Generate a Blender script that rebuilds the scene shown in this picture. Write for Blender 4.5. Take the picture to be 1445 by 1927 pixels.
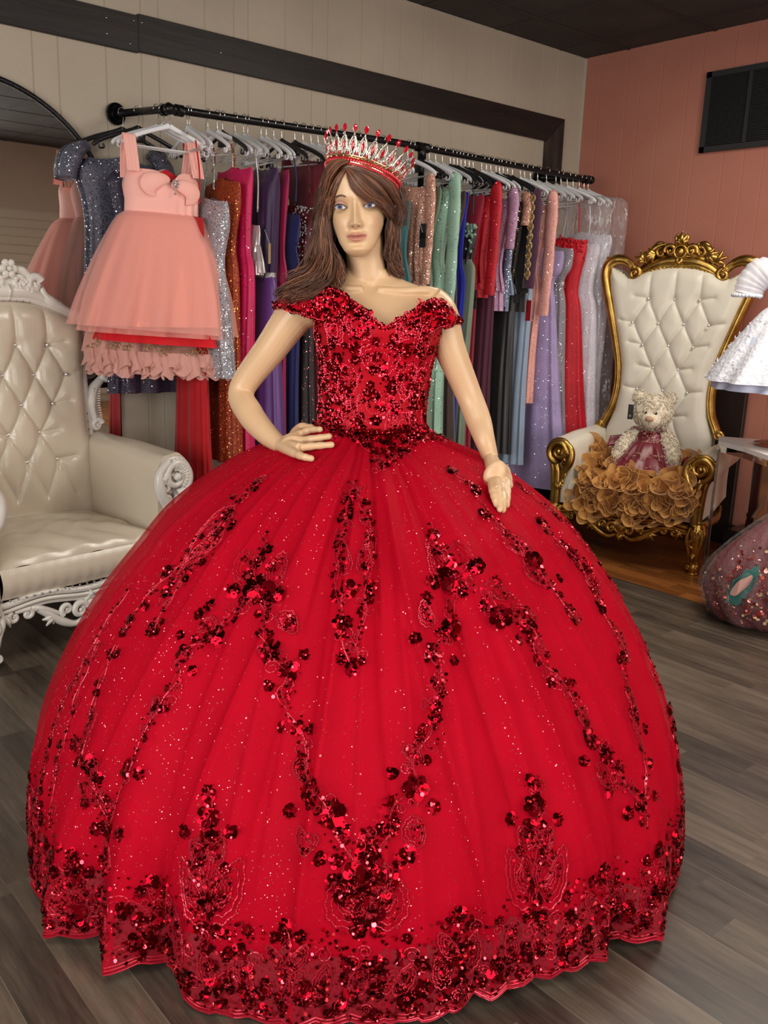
import bpy, bmesh, math, random
import numpy as np
from mathutils import Matrix, Vector
random.seed(7); RNG = np.random.default_rng(7)
scn = bpy.context.scene; COL = scn.collection
for o in list(bpy.data.objects): bpy.data.objects.remove(o)
R2 = math.radians
# ---------------------------------------------------------------- camera
CAMR = np.array([[0.7631405, 0.1199616, -0.6350006], [-0.6451875, 0.1972955, -0.7381109], [0.0367377, 0.9729767, 0.2279619]])
CAMP = np.array([0.0, 0.0, 1.40]); FPX = 1690.0; PX, PY = 722.5, 963.5
cd = bpy.data.cameras.new('camera'); cam = bpy.data.objects.new('camera', cd); COL.objects.link(cam)
cd.sensor_fit = 'VERTICAL'; cd.sensor_height = 24.0; cd.lens = FPX / 1927.0 * 24.0; cd.clip_start = 0.05
M = Matrix([list(CAMR[i]) + [CAMP[i]] for i in range(3)] + [[0, 0, 0, 1]]); cam.matrix_world = M
scn.camera = cam
# ---------------------------------------------------------------- view, world, lights
scn.view_settings.view_transform = 'Standard'; scn.view_settings.look = 'None'
scn.view_settings.exposure = 0.0; scn.view_settings.gamma = 1.0; scn.view_settings.use_curve_mapping = False
w = bpy.data.worlds.new('world'); scn.world = w; w.use_nodes = True
w.node_tree.nodes['Background'].inputs[0].default_value = (0.80, 0.88, 1.0, 1)
w.node_tree.nodes['Background'].inputs[1].default_value = 0.35

def area(name, loc, target, sx, sy, power, col):
    d = bpy.data.lights.new(name, 'AREA'); d.shape = 'RECTANGLE'; d.size = sx; d.size_y = sy; d.energy = power; d.color = col
    o = bpy.data.objects.new(name, d); COL.objects.link(o); o.location = loc
    o.rotation_euler = (Vector(target) - Vector(loc)).to_track_quat('-Z', 'Y').to_euler(); return o
# daylight through the two shop-front windows behind the camera, plus added overhead fill lights that have no fittings
area('shop_window_light', (1.75, -2.85, 1.55), (1.9, 1.5, 1.25), 3.0, 2.1, 120, (1.0, 0.95, 0.88))
area('side_window_light', (-2.35, 0.6, 1.55), (1.5, 1.9, 1.2), 2.4, 2.0, 118, (1.0, 0.97, 0.93))
for q in ((-0.3, 0.2, 34), (1.2, -0.9, 30), (3.3, 1.85, 22), (4.1, 1.35, 44)):
    area('overhead_fill_light', (q[0], q[1], 2.98), (q[0], q[1], 0), 0.55, 1.15, q[2], (1.0, 0.93, 0.82))

# ---------------------------------------------------------------- helpers
def tag(o, label=None, cat=None, group=None, kind=None):
    if label: o['label'] = label
    if cat: o['category'] = cat
    if group: o['group'] = group
    if kind: o['kind'] = kind
    return o
def thing(name, label, cat, loc=(0, 0, 0), rotz=0.0, group=None):
    o = bpy.data.objects.new(name, None); o.empty_display_size = .1; COL.objects.link(o)
    o.location = loc; o.rotation_euler = (0, 0, rotz); return tag(o, label, cat, group)
def copy_tree(o, parent=None):
    c = o.copy(); COL.objects.link(c); c.parent = parent
    for ch in list(o.children): copy_tree(ch, c)
    return c
A = np.asarray
def nrm(v):
    v = A(v, float); return v / (np.linalg.norm(v, axis=-1, keepdims=True) + 1e-12)
def ray(x, y): return nrm(CAMR @ A([x - PX, -(y - PY), -FPX]))
def on_plane(x, y, p0, n):
    d = ray(x, y); n = A(n, float); return CAMP + d * (((A(p0, float) - CAMP) @ n) / (d @ n))
def smoothpath(P, n):
    """Catmull-Rom through P (k,d) resampled to n points."""
    P = A(P, float); k = len(P)
    if k == 2: t = np.linspace(0, 1, n)[:, None]; return P[0] * (1 - t) + P[1] * t
    Q = np.vstack([2 * P[0] - P[1], P, 2 * P[-1] - P[-2]]); u = np.linspace(0, k - 1 - 1e-9, n); i = u.astype(int); t = (u - i)[:, None]
    a, b, c, d = Q[i], Q[i + 1], Q[i + 2], Q[i + 3]
    return .5 * (2 * b + (c - a) * t + (2 * a - 5 * b + 4 * c - d) * t * t + (3 * b - 3 * c + d - a) * t ** 3)
class MB:
    def __init__(s): s.V = []; s.F = []; s.MI = []; s.n = 0
    def add(s, V, F, mi=0):
        V = A(V, float).reshape(-1, 3); s.V.append(V); n = s.n
        s.F += [tuple(int(i) + n for i in f) for f in F]; s.MI += [mi] * len(F); s.n += len(V); return s
    def grid(s, P, cu=False, cv=False, mi=0, flip=False):
        P = A(P, float); a, b = P.shape[:2]; F = []
        for i in range(a if cu else a - 1):
            i2 = (i + 1) % a
            for j in range(b if cv else b - 1):
                j2 = (j + 1) % b; f = (i * b + j, i * b + j2, i2 * b + j2, i2 * b + j)
                F.append(f[::-1] if flip else f)
        return s.add(P.reshape(-1, 3), F, mi)
    def tube(s, P, r, n=8, caps=True, mi=0, flat=1.0, up=None, closed=False):
        P = A(P, float); m = len(P); r = np.broadcast_to(A(r, float), (m,))
        T = nrm(np.gradient(P, axis=0)) if not closed else nrm(np.roll(P, -1, 0) - np.roll(P, 1, 0))
        ref = A(up, float) if up is not None else (A([0, 0, 1.]) if abs(T[0][2]) < .9 else A([1., 0, 0]))
        N = np.zeros_like(P); c = ref
        for i in range(m):
            c2 = (ref if up is not None else c); x = c2 - T[i] * (c2 @ T[i]); l = np.linalg.norm(x)
            N[i] = x / l if l > 1e-6 else (N[i - 1] if i else nrm(np.cross(T[i], [0.3, .5, .8]))); c = N[i]
        B = np.cross(T, N); a = np.linspace(0, 2 * np.pi, n, endpoint=False)
        G = P[:, None] + r[:, None, None] * (np.cos(a)[None, :, None] * B[:, None] + flat * np.sin(a)[None, :, None] * N[:, None])
        base = s.n; s.grid(G, cu=closed, cv=True, mi=mi)
        if caps and not closed:
            s.F.append(tuple(base + j for j in range(n))); s.F.append(tuple(base + (m - 1) * n + j for j in range(n))[::-1]); s.MI += [mi, mi]
        return s
    def lathe(s, prof, n=24, c=(0, 0, 0), mi=0, caps=True):
        prof = A(prof, float); a = np.linspace(0, 2 * np.pi, n, endpoint=False)
        G = np.stack([prof[:, 0][:, None] * np.cos(a), prof[:, 0][:, None] * np.sin(a), np.repeat(prof[:, 1][:, None], n, 1)], -1) + A(c, float)
        base = s.n; s.grid(G, cv=True, mi=mi); m = len(prof)
        if caps:
            s.F.append(tuple(base + j for j in range(n))[::-1]); s.F.append(tuple(base + (m - 1) * n + j for j in range(n))); s.MI += [mi, mi]
        return s
    def box(s, lo, hi, mi=0, bev=0.0):
        (a, b, c), (d, e, f) = lo, hi
        if bev > 0:
            x = A([0, bev, -bev, 0]); P = []
            for k, (z, t) in enumerate(((c, bev), (c + bev, 0), (f - bev, 0), (f, bev))):
                P.append([(a + t + (bev if t == 0 else 0), b + t, z), (d - t - (bev if t == 0 else 0), b + t, z), (d - t, b + t + (bev if t == 0 else 0), z), (d - t, e - t - (bev if t == 0 else 0), z),
                          (d - t - (bev if t == 0 else 0), e - t, z), (a + t + (bev if t == 0 else 0), e - t, z), (a + t, e - t - (bev if t == 0 else 0), z), (a + t, b + t + (bev if t == 0 else 0), z)])
            base = s.n; s.grid(A(P), cv=True, mi=mi)
            s.F.append(tuple(base + j for j in range(8))[::-1]); s.F.append(tuple(base + 24 + j for j in range(8))); s.MI += [mi, mi]; return s
        V = [(a, b, c), (d, b, c), (d, e, c), (a, e, c), (a, b, f), (d, b, f), (d, e, f), (a, e, f)]
        return s.add(V, [(3, 2, 1, 0), (4, 5, 6, 7), (0, 1, 5, 4), (1, 2, 6, 5), (2, 3, 7, 6), (3, 0, 4, 7)], mi)
    def ell(s, c, r, n=12, m=8, mi=0, rot=None):
        r = np.broadcast_to(A(r, float), (3,)); t = np.linspace(0.02, np.pi - .02, m); a = np.linspace(0, 2 * np.pi, n, endpoint=False)
        G = np.stack([np.outer(np.sin(t), np.cos(a)) * r[0], np.outer(np.sin(t), np.sin(a)) * r[1], np.repeat(np.cos(t)[:, None], n, 1) * r[2]], -1)
        if rot is not None: G = G @ A(rot).T
        return s.grid(G + A(c, float), cv=True, mi=mi, flip=True)
    def disc(s, c, N, r, n=6, mi=0, ph=0.0, cup=0.0):
        N = nrm(N); x = np.cross(N, [.31, .77, .55]); x = nrm(x); y = np.cross(N, x); a = ph + np.arange(n) * 2 * np.pi / n
        V = A(c) + r * (np.cos(a)[:, None] * x + np.sin(a)[:, None] * y); return s.add(V, [tuple(range(n))], mi)
    def pts(s): return np.vstack(s.V)
    def xf(s, fn): s.V = [fn(v) for v in s.V]; return s
    def join(s, o, fn=None, flip=False):
        V = np.vstack(o.V); V = fn(V) if fn else V
        s.V.append(V); n = s.n; s.F += [tuple(i + n for i in (f[::-1] if flip else f)) for f in o.F]; s.MI += o.MI; s.n += len(V); return s
    def mirror(s, ax=0):
        def g(v): v = v.copy(); v[:, ax] *= -1; return v
        V = [g(v) for v in s.V]; n = s.n; F = [tuple(i + n for i in f[::-1]) for f in s.F]
        s.V += V; s.F += F; s.MI += list(s.MI); s.n *= 2; return s
    def mesh(s, name, mats, smooth=True):
        me = bpy.data.meshes.new(name); V = np.vstack(s.V)
        me.from_pydata(V.tolist(), [], s.F)
        for m_ in (mats if isinstance(mats, (list, tuple)) else [mats]): me.materials.append(m_)
        me.polygons.foreach_set('material_index', s.MI); me.polygons.foreach_set('use_smooth', [smooth] * len(s.F)); me.update()
        return me
    def build(s, name, mats, parent=None, smooth=True, angle=None):
        me = s.mesh(name, mats, smooth)
        if smooth and angle: me.set_sharp_from_angle(angle=math.radians(angle))
        o = bpy.data.objects.new(name, me); COL.objects.link(o)
        if parent is not None: o.parent = parent
        return o
def solidify(o, t, off=0.0):
    m = o.modifiers.new('thick', 'SOLIDIFY'); m.thickness = t; m.offset = off; return o

# ---------------------------------------------------------------- materials
def lin(c): return tuple((x / 12.92 if x <= .04045 else ((x + .055) / 1.055) ** 2.4) for x in c)
def srgb(r, g, b): return lin((r / 255, g / 255, b / 255)) + (1,)
class NT:
    def __init__(s, name):
        s.m = bpy.data.materials.new(name); s.m.use_nodes = True; s.t = s.m.node_tree; s.b = s.t.nodes['Principled BSDF']; s.out = s.t.nodes['Material Output']
    def n(s, ty, **kw):
        x = s.t.nodes.new(ty)
        for k, v in kw.items(): setattr(x, k, v)
        return x
    def l(s, a, b): s.t.links.new(a, b)
    def math(s, op, a, b=None, c=None):
        x = s.n('ShaderNodeMath', operation=op)
        for i, v in enumerate((a, b, c)):
            if v is None: continue
            if hasattr(v, 'links'): s.l(v, x.inputs[i])
            else: x.inputs[i].default_value = v
        return x.outputs[0]
    def mix(s, f, a, b):
        x = s.n('ShaderNodeMix', data_type='RGBA')
        for i, v in ((0, f), (6, a), (7, b)):
            if hasattr(v, 'links'): s.l(v, x.inputs[i])
            else: x.inputs[i].default_value = v
        return x.outputs[2]
    def co(s, scale=(1, 1, 1), rot=(0, 0, 0), loc=(0, 0, 0)):
        c = s.n('ShaderNodeTexCoord'); m = s.n('ShaderNodeMapping'); m.inputs['Scale'].default_value = scale; m.inputs['Rotation'].default_value = rot; m.inputs['Location'].default_value = loc
        s.l(c.outputs['Object'], m.inputs[0]); return m.outputs[0]
    def noise(s, vec, scale, detail=3, rough=.5, out=0):
        x = s.n('ShaderNodeTexNoise'); x.inputs['Scale'].default_value = scale; x.inputs['Detail'].default_value = detail; x.inputs['Roughness'].default_value = rough
        s.l(vec, x.inputs['Vector']); return x.outputs[out]
    def bump(s, h, strength=.3, dist=.01):
        x = s.n('ShaderNodeBump'); x.inputs['Strength'].default_value = strength; x.inputs['Distance'].default_value = dist; s.l(h, x.inputs['Height']); s.l(x.outputs[0], s.b.inputs['Normal']); return x.outputs[0]
    def ramp(s, f, stops):
        x = s.n('ShaderNodeValToRGB'); e = x.color_ramp.elements
        while len(e) < len(stops): e.new(.5)
        for i, (p, c) in enumerate(stops): e[i].position = p; e[i].color = c
        s.l(f, x.inputs[0]); return x.outputs[0]
    def set(s, **kw):
        for k, v in kw.items():
            i = s.b.inputs[k.replace('_', ' ')]
            if hasattr(v, 'links'): s.l(v, i)
            else: i.default_value = v
        return s
def mat(name, col, rough=.5, metal=0.0, bump=None, vary=0.0, vscale=6.0, **kw):
    t = NT(name); t.set(Base_Color=col, Roughness=rough, Metallic=metal, **kw); c = None
    if vary or bump: c = t.co()
    if vary:
        d = tuple(x * (1 - vary) for x in col[:3]) + (1,); u = tuple(min(1, x * (1 + vary)) for x in col[:3]) + (1,)
        t.set(Base_Color=t.ramp(t.noise(c, vscale, 4), [(.3, d), (.7, u)]))
    if bump: t.bump(t.noise(c, bump[0], 3), bump[1], bump[2] if len(bump) > 2 else .01)
    return t.m
def glitter(name, base, glint, cell=.003, dens=.25, rough=.6, tilt=.9, alpha=None, vary=.12, metal_base=0.0, grough=.22, sheen=0.0, spec=.5):
    """Fabric carrying small mirror-like spangles: a cell pattern picks which cells carry one and how each is tilted."""
    t = NT(name); c = t.co(); v = t.n('ShaderNodeTexVoronoi'); v.inputs['Scale'].default_value = 1 / cell; t.l(c, v.inputs['Vector'])
    sp = t.n('ShaderNodeSeparateColor'); t.l(v.outputs['Color'], sp.inputs[0])
    m = t.math('MULTIPLY', t.math('GREATER_THAN', sp.outputs[0], 1 - dens), t.math('LESS_THAN', v.outputs['Distance'], .42))
    g = t.n('ShaderNodeNewGeometry'); a = t.n('ShaderNodeVectorMath', operation='SUBTRACT'); t.l(v.outputs['Color'], a.inputs[0]); a.inputs[1].default_value = (.5, .5, .5)
    b = t.n('ShaderNodeVectorMath', operation='SCALE'); t.l(a.outputs[0], b.inputs[0]); t.l(t.math('MULTIPLY', m, tilt), b.inputs['Scale'])
    s_ = t.n('ShaderNodeVectorMath', operation='ADD'); t.l(g.outputs['Normal'], s_.inputs[0]); t.l(b.outputs[0], s_.inputs[1])
    nn = t.n('ShaderNodeVectorMath', operation='NORMALIZE'); t.l(s_.outputs[0], nn.inputs[0]); t.l(nn.outputs[0], t.b.inputs['Normal'])
    d = tuple(x * (1 - vary) for x in base[:3]) + (1,); u = tuple(min(1, x * (1 + vary)) for x in base[:3]) + (1,)
    bc = t.ramp(t.noise(c, 9, 3), [(.3, d), (.7, u)])
    t.set(Base_Color=t.mix(m, bc, glint), Metallic=t.math('MAXIMUM', m, metal_base), Roughness=t.math('ADD', t.math('MULTIPLY', m, grough - rough), rough))
    if sheen: t.set(Sheen_Weight=sheen)
    t.set(Specular_IOR_Level=t.math('ADD', t.math('MULTIPLY', m, .5), spec))
    if alpha is not None: t.set(Alpha=t.math('MAXIMUM', t.math('MULTIPLY', m, .9), alpha))
    return t.m
WHITE_PAINT = mat('white_paint', srgb(205, 200, 192), .5, vary=.05, bump=(60, .15))
BLACK_METAL = mat('black_metal', (.012, .012, .013, 1), .35, .6, bump=(90, .2))
CHROME = mat('chrome', (.72, .72, .74, 1), .12, 1.0)
# ================================================================= the room
YW, XW, ZC = 4.206, 5.268, 3.05
XB, YB = -2.5, -3.0
def structure(o): o['kind'] = 'structure'; return o
beige = NT('beige_panelling'); c = beige.co()
beige.set(Base_Color=beige.ramp(beige.noise(c, 1.4, 4), [(.3, srgb(168, 155, 138)), (.7, srgb(182, 169, 151))]), Roughness=.62); beige.bump(beige.noise(c, 240, 2), .06); beige = beige.m
pink = NT('dusty_pink_panelling'); c = pink.co()
pink.set(Base_Color=pink.ramp(pink.noise(c, 1.2, 4), [(.3, srgb(168, 106, 90)), (.7, srgb(181, 118, 100))]), Roughness=.58); pink.bump(pink.noise(c, 220, 2), .06); pink = pink.m
def grooved(name, a0, a1, cuts, fn, m, z1=ZC, depth=.004, wd=.0035):
    xs = [(a0, 0)]
    for q in sorted(cuts):
        if a0 + .02 < q < a1 - .02: xs += [(q - wd, 0), (q - wd * .35, depth), (q + wd * .35, depth), (q + wd, 0)]
    xs.append((a1, 0)); P = A([[fn(x, d, z) for (x, d) in xs] for z in (0, z1)])
    return structure(MB().grid(P).build(name, m, smooth=False))
gx = [1.532, 1.644, 1.863, 2.034, 2.122, 2.366, 2.526, 2.609, 2.83, 3.0, 3.1, 3.33, 3.49, 3.61, 3.783, 3.86, 4.04, 4.149, 4.361, 4.524, 4.605, 4.824, 4.98, 5.18]
gx = gx + [x - 1.86 for x in gx[:12] if x - 1.86 < 1.45] + [x - 3.74 for x in gx[:16] if x - 3.74 < -.45] 
grooved('wall_left', XB, XW, gx, lambda x, d, z: (x, YW + d, z), beige)
gy = [-2.8 + .152 * i + .035 * math.sin(i * 2.4) for i in range(46)]
grooved('wall_right', YB, YW, gy, lambda y, d, z: (XW + d, y, z), pink)
# walls behind the camera, each round its window opening
def windowed(name, fn, a0, a1, w0, w1, z0, z1, m):
    b = MB()
    for (p, q, r, s_) in ((a0, w0, 0, ZC), (w1, a1, 0, ZC), (w0, w1, 0, z0), (w0, w1, z1, ZC)):
        b.add([fn(p, r), fn(q, r), fn(q, s_), fn(p, s_)], [(0, 1, 2, 3)])
    return structure(b.build(name, m, smooth=False))
windowed('wall_front', lambda a, z: (a, YB, z), XB, XW, .2, 3.3, .5, 2.6, beige)
windowed('wall_back', lambda a, z: (XB, a, z), YB, YW, -.6, 1.8, .55, 2.55, beige)
frame_m = mat('window_frame_paint', srgb(60, 58, 56), .4)
for i, (p, q, ax) in enumerate((((.2, .5), (3.3, 2.6), 0), ((-.6, .55), (1.8, 2.55), 1))):
    b = MB()
    def bar(u0, z0, u1, z1):
        if ax == 0: b.box((u0, YB - .03, z0), (u1, YB + .03, z1))
        else: b.box((XB - .03, u0, z0), (XB + .03, u1, z1))
    bar(p[0], p[1], q[0], p[1] + .05); bar(p[0], q[1] - .05, q[0], q[1]); bar(p[0], p[1], p[0] + .05, q[1]); bar(q[0] - .05, p[1], q[0], q[1]); mid = (p[0] + q[0]) / 2; bar(mid - .025, p[1], mid + .025, q[1])
    structure(b.build('window_%d' % (i + 1), frame_m, smooth=False))
# floor: laminate planks along y, orange boards beyond the seam
def planks(name, c1, c2, c3, wx, ly, seamcol, offx=0.0, rough=.42, gs=1.0, two=1):
    t = NT(name); c = t.co(loc=(offx, 0, 0)); sp = t.n('ShaderNodeSeparateXYZ'); t.l(c, sp.inputs[0])
    px_ = t.math('DIVIDE', sp.outputs[0], wx); row = t.math('FLOOR', px_)
    wn = t.n('ShaderNodeTexWhiteNoise', noise_dimensions='1D'); t.l(row, wn.inputs['W'])
    py_ = t.math('ADD', t.math('DIVIDE', sp.outputs[1], ly), t.math('MULTIPLY', wn.outputs['Value'], 7.3)); colr = t.math('FLOOR', py_)
    cb = t.n('ShaderNodeCombineXYZ'); t.l(row, cb.inputs[0]); t.l(colr, cb.inputs[1])
    w2 = t.n('ShaderNodeTexWhiteNoise', noise_dimensions='3D'); t.l(cb.outputs[0], w2.inputs['Vector'])
    off = t.n('ShaderNodeVectorMath', operation='SCALE'); t.l(w2.outputs['Color'], off.inputs[0]); off.inputs['Scale'].default_value = 9.0
    ad = t.n('ShaderNodeVectorMath', operation='ADD'); t.l(c, ad.inputs[0]); t.l(off.outputs[0], ad.inputs[1])
    mp = t.n('ShaderNodeMapping'); mp.inputs['Scale'].default_value = (1.0, .09, 1.0); t.l(ad.outputs[0], mp.inputs[0])
    g1 = t.noise(mp.outputs[0], 26 * gs, 6, .65); g2 = t.noise(mp.outputs[0], 130 * gs, 3, .6)
    mp2 = t.n('ShaderNodeMapping'); mp2.inputs['Scale'].default_value = (1.0, .3, 1.0); t.l(ad.outputs[0], mp2.inputs[0]); g3 = t.noise(mp2.outputs[0], 5, 3, .5)
    f = t.math('ADD', t.math('MULTIPLY', g1, .55), t.math('ADD', t.math('MULTIPLY', g2, .2), t.math('MULTIPLY', g3, .35)))
    f = t.math('ADD', f, t.math('MULTIPLY', t.math('SUBTRACT', w2.outputs['Value'], .5), .24))
    col = t.ramp(f, [(.30, c1), (.52, c2), (.78, c3)])
    fx = t.math('FRACT', px_); fy = t.math('FRACT', py_)
    ex = t.math('MINIMUM', fx, t.math('SUBTRACT', 1, fx)); ey = t.math('MINIMUM', fy, t.math('SUBTRACT', 1, fy))
    fx = t.math('FRACT', t.math('DIVIDE', sp.outputs[0], wx * two)); ex = t.math('MINIMUM', fx, t.math('SUBTRACT', 1, fx)); s1 = t.math('LESS_THAN', t.math('MULTIPLY', ex, wx * two), .0007); s2 = t.math('LESS_THAN', t.math('MULTIPLY', ey, ly), .0009); s_ = s1 if two > 1 else t.math('MAXIMUM', s1, s2)
    t.set(Base_Color=t.mix(s_, col, seamcol), Roughness=t.math('ADD', t.math('MULTIPLY', g1, .25), rough - .12)); t.bump(t.math('SUBTRACT', g1, t.math('MULTIPLY', s_, .6)), .12, .002)
    return t.m
grey_lam = planks('grey_laminate', srgb(34, 29, 26), srgb(76, 66, 57), srgb(116, 103, 88), .10925, 1.0, srgb(118, 108, 94), offx=-.0255, two=2, rough=.36)
orange_lam = planks('honey_laminate', srgb(78, 42, 18), srgb(132, 78, 36), srgb(166, 104, 52), .095, .62, srgb(50, 25, 12), offx=-3.975, rough=.3)
structure(MB().grid(A([[(XB, YB, 0), (3.975, YB, 0)], [(XB, YW, 0), (3.975, YW, 0)]]), flip=True).build('floor', grey_lam, smooth=False))
structure(MB().grid(A([[(3.975, YB, 0), (XW, YB, 0)], [(3.975, YW, 0), (XW, YW, 0)]]), flip=True).build('floor', orange_lam, smooth=False))
t = NT('black_ceiling_tile'); c = t.co(); t.set(Base_Color=t.ramp(t.noise(c, 2.2, 5, .65), [(.35, srgb(50, 46, 43)), (.7, srgb(64, 59, 55))]), Roughness=.85); t.bump(t.noise(c, 170, 3), .3); tile_m = t.m
structure(MB().grid(A([[(XB, YB, ZC), (XW, YB, ZC)], [(XB, YW, ZC), (XW, YW, ZC)]])).build('ceiling', tile_m, smooth=False))
b = MB()
xs_ = [4.379 + .6135 * k for k in range(-12, 2)]; ys_ = [3.863 - .6135 * k for k in range(0, 12)]
for x in xs_: b.box((x - .011, YB, ZC - .004), (x + .011, YW, ZC + .01))
for y in ys_: b.box((XB, y - .011, ZC - .0045), (XW, y + .011, ZC + .01))
structure(b.build('trim_1', mat('black_grid_bar', srgb(44, 40, 38), .6), smooth=False))
# dark timber band on the beige wall
t = NT('dark_stained_board'); c = t.co(scale=(.35, 1, 4)); n1 = t.noise(c, 7, 5, .6)
t.set(Base_Color=t.ramp(n1, [(.35, srgb(17, 12, 11)), (.62, srgb(30, 22, 18)), (.85, srgb(52, 36, 28))]), Roughness=.5); t.bump(n1, .2); board = t.m
for nm, lo, hi in (('trim_2', (XB, YW - .022, 2.470), (2.012, YW, 2.626)), ('trim_3', (2.012, YW - .024, 2.476), (5.062, YW, 2.634))):
    o = structure(MB().box(lo, hi, bev=.002).build(nm, board, smooth=False))
t = NT('dark_stained_upright'); c = t.co(scale=(3, 1, .5)); n1 = t.noise(c, 8, 5, .6)
t.set(Base_Color=t.ramp(n1, [(.35, srgb(24, 18, 16)), (.62, srgb(52, 42, 36)), (.85, srgb(82, 68, 58))]), Roughness=.6); board2 = t.m
v = [(4.895, 2.476), (5.062, 2.634), (5.075, 1.98), (4.905, 1.98)]
structure(MB().add([(x, YW - .0265, z) for x, z in v] + [(x, YW, z) for x, z in v], [(0, 3, 2, 1)[::-1], (4, 5, 6, 7), (0, 1, 5, 4), (1, 2, 6, 5), (2, 3, 7, 6), (3, 0, 4, 7)]).build('trim_4', board2, smooth=False))
b = MB()
for x, z in ((1.86, 2.585), (1.86, 2.52), (1.99, 2.60), (2.03, 2.60), (2.44, 2.55), (1.97, 2.50)): b.ell((x, YW - .024, z), (.004, .002, .004), 8, 5)
structure(b.build('trim_5', CHROME))
ivory = mat('ivory_bead', srgb(186, 176, 160), .5, bump=(120, .3))
structure(MB().box((XW - .014, YW - .014, 0), (XW - .001, YW - .001, ZC - .005)).build('trim_6', ivory, smooth=False))
structure(MB().box((XB, YW - .006, ZC - .008), (XW, YW, ZC - .0045)).build('trim_7', ivory, smooth=False))
darkbase = mat('dark_baseboard', srgb(28, 22, 20), .45)
structure(MB().box((XB, YW - .014, 0), (XW, YW, .11)).build('baseboard_left', darkbase, smooth=False))
structure(MB().box((XW - .014, YB, 0), (XW, YW - .02, .11)).build('baseboard_right', darkbase, smooth=False))
# vent grille in the pink wall
g = thing('vent_grille', 'black mesh vent grille high on the dusty pink wall', 'vent', (XW, 2.90, 2.585))
b = MB(); fy0, fy1, fz0, fz1 = -.72, .365, -.225, .232
for lo, hi in (((-.022, fy0, fz0), (0, fy1, fz0 + .032)), ((-.022, fy0, fz1 - .032), (0, fy1, fz1)), ((-.022, fy1 - .034, fz0), (0, fy1, fz1)), ((-.022, fy0, fz0), (0, fy0 + .034, fz1)), ((-.022, .068, fz0 + .03), (-.004, .086, fz1 - .03)), ((-.022, -.24, fz0 + .03), (-.004, -.222, fz1 - .03))):
    b.box(lo, hi)
b.build('frame', mat('vent_frame_metal', srgb(42, 42, 44), .45), g, smooth=False)
b = MB()
for k in range(80): y = fy0 + .03 + k * .0130; b.box((-.014, y, fz0 + .03), (-.011, y + .0032, fz1 - .03))
for k in range(31): z = fz0 + .03 + k * .0130; b.box((-.016, fy0 + .03, z), (-.013, fy1 - .03, z + .0032))
b.build('mesh_screen', mat('vent_wire', srgb(34, 34, 36), .5), g, smooth=False)
MB().box((-.003, fy0 + .02, fz0 + .02), (-.001, fy1 - .02, fz1 - .02)).build('backing', mat('vent_backing', (.004, .004, .004, 1), .9), g, smooth=False)
# ================================================================= mannequin frame: x to the right of the photo, y away from the camera
MC = A([1.517, 1.834, 0.0]); MROT = math.radians(50.4 - 90.0)
EU = A([math.cos(MROT), math.sin(MROT), 0]); EV = A([-math.sin(MROT), math.cos(MROT), 0])
def w2m(P): P = A(P, float) - MC; return np.stack([P @ EU, P @ EV, P[..., 2]], -1)
def mp(x, y, v=0.0): return w2m(on_plane(x, y, MC + EV * v, EV))      # point seen at a pixel on the upright plane at depth v
def mpl(L_): return A([mp(*q) for q in L_])
OM = w2m(CAMP)
# ---- gown skirt: one radius for every angle and height
KZ = A([-.02, .02, .15, .30, .46, .62, .76, .86, .94, 1.0, 1.06, 1.10]); KR = A([.892, .892, .886, .862, .80, .712, .606, .524, .42, .32, .17, .12])
HT = A([-180, -150, -140, -134.6, -128, -122.4, -117.5, -111.6, -104, -93, -84.5, -76.5, -73, -62.6, -53, -48.7, -42, -34.3, -29.4, -15, 0, 20, 40, 60, 80, 100, 120, 140, 160, 180])
HD = A([0, .0, .02, .060, -.022, .045, -.062, .012, .0, .006, -.006, -.006, -.042, -.02, .006, -.044, .042, -.005, .018, -.02, .03, -.03, .03, -.03, .03, -.03, .03, -.03, .02, 0])
RID = [(-93, -97.5, .016), (-86, -71, .018), (-103, -117, .015), (-69, -53, .015), (-89, -84, -.012), (-98, -106, -.010), (-76, -64, -.011), (-96, -97, .010), (-90, -90, .008), (-84, -81, .010), (-78, -72, .007), (-104, -108, .008), (-112, -119, .007), (-70, -62, .008), (-60, -50, .009), (-50, -38, .007), (-124, -134, .009), (-136, -147, .007), (-40, -26, .008), (-30, -14, .007), (-148, -160, .007), (-100, -103, .006), (-66, -56, .006), (-118, -127, .006), (-55, -43, .006), (-87, -85.5, .006), (-73, -66, .005)]
def prof(z): 
    zz = np.clip(z, KZ[0], KZ[-1]); i = np.clip(np.searchsorted(KZ, zz) - 1, 0, len(KZ) - 2); m = np.gradient(KR, KZ); m[0] = 0; m[1] = 0
    h = KZ[i + 1] - KZ[i]; t = (zz - KZ[i]) / h
    return (2 * t ** 3 - 3 * t ** 2 + 1) * KR[i] + (t ** 3 - 2 * t ** 2 + t) * h * m[i] + (-2 * t ** 3 + 3 * t ** 2) * KR[i + 1] + (t ** 3 - t ** 2) * h * m[i + 1]
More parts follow.
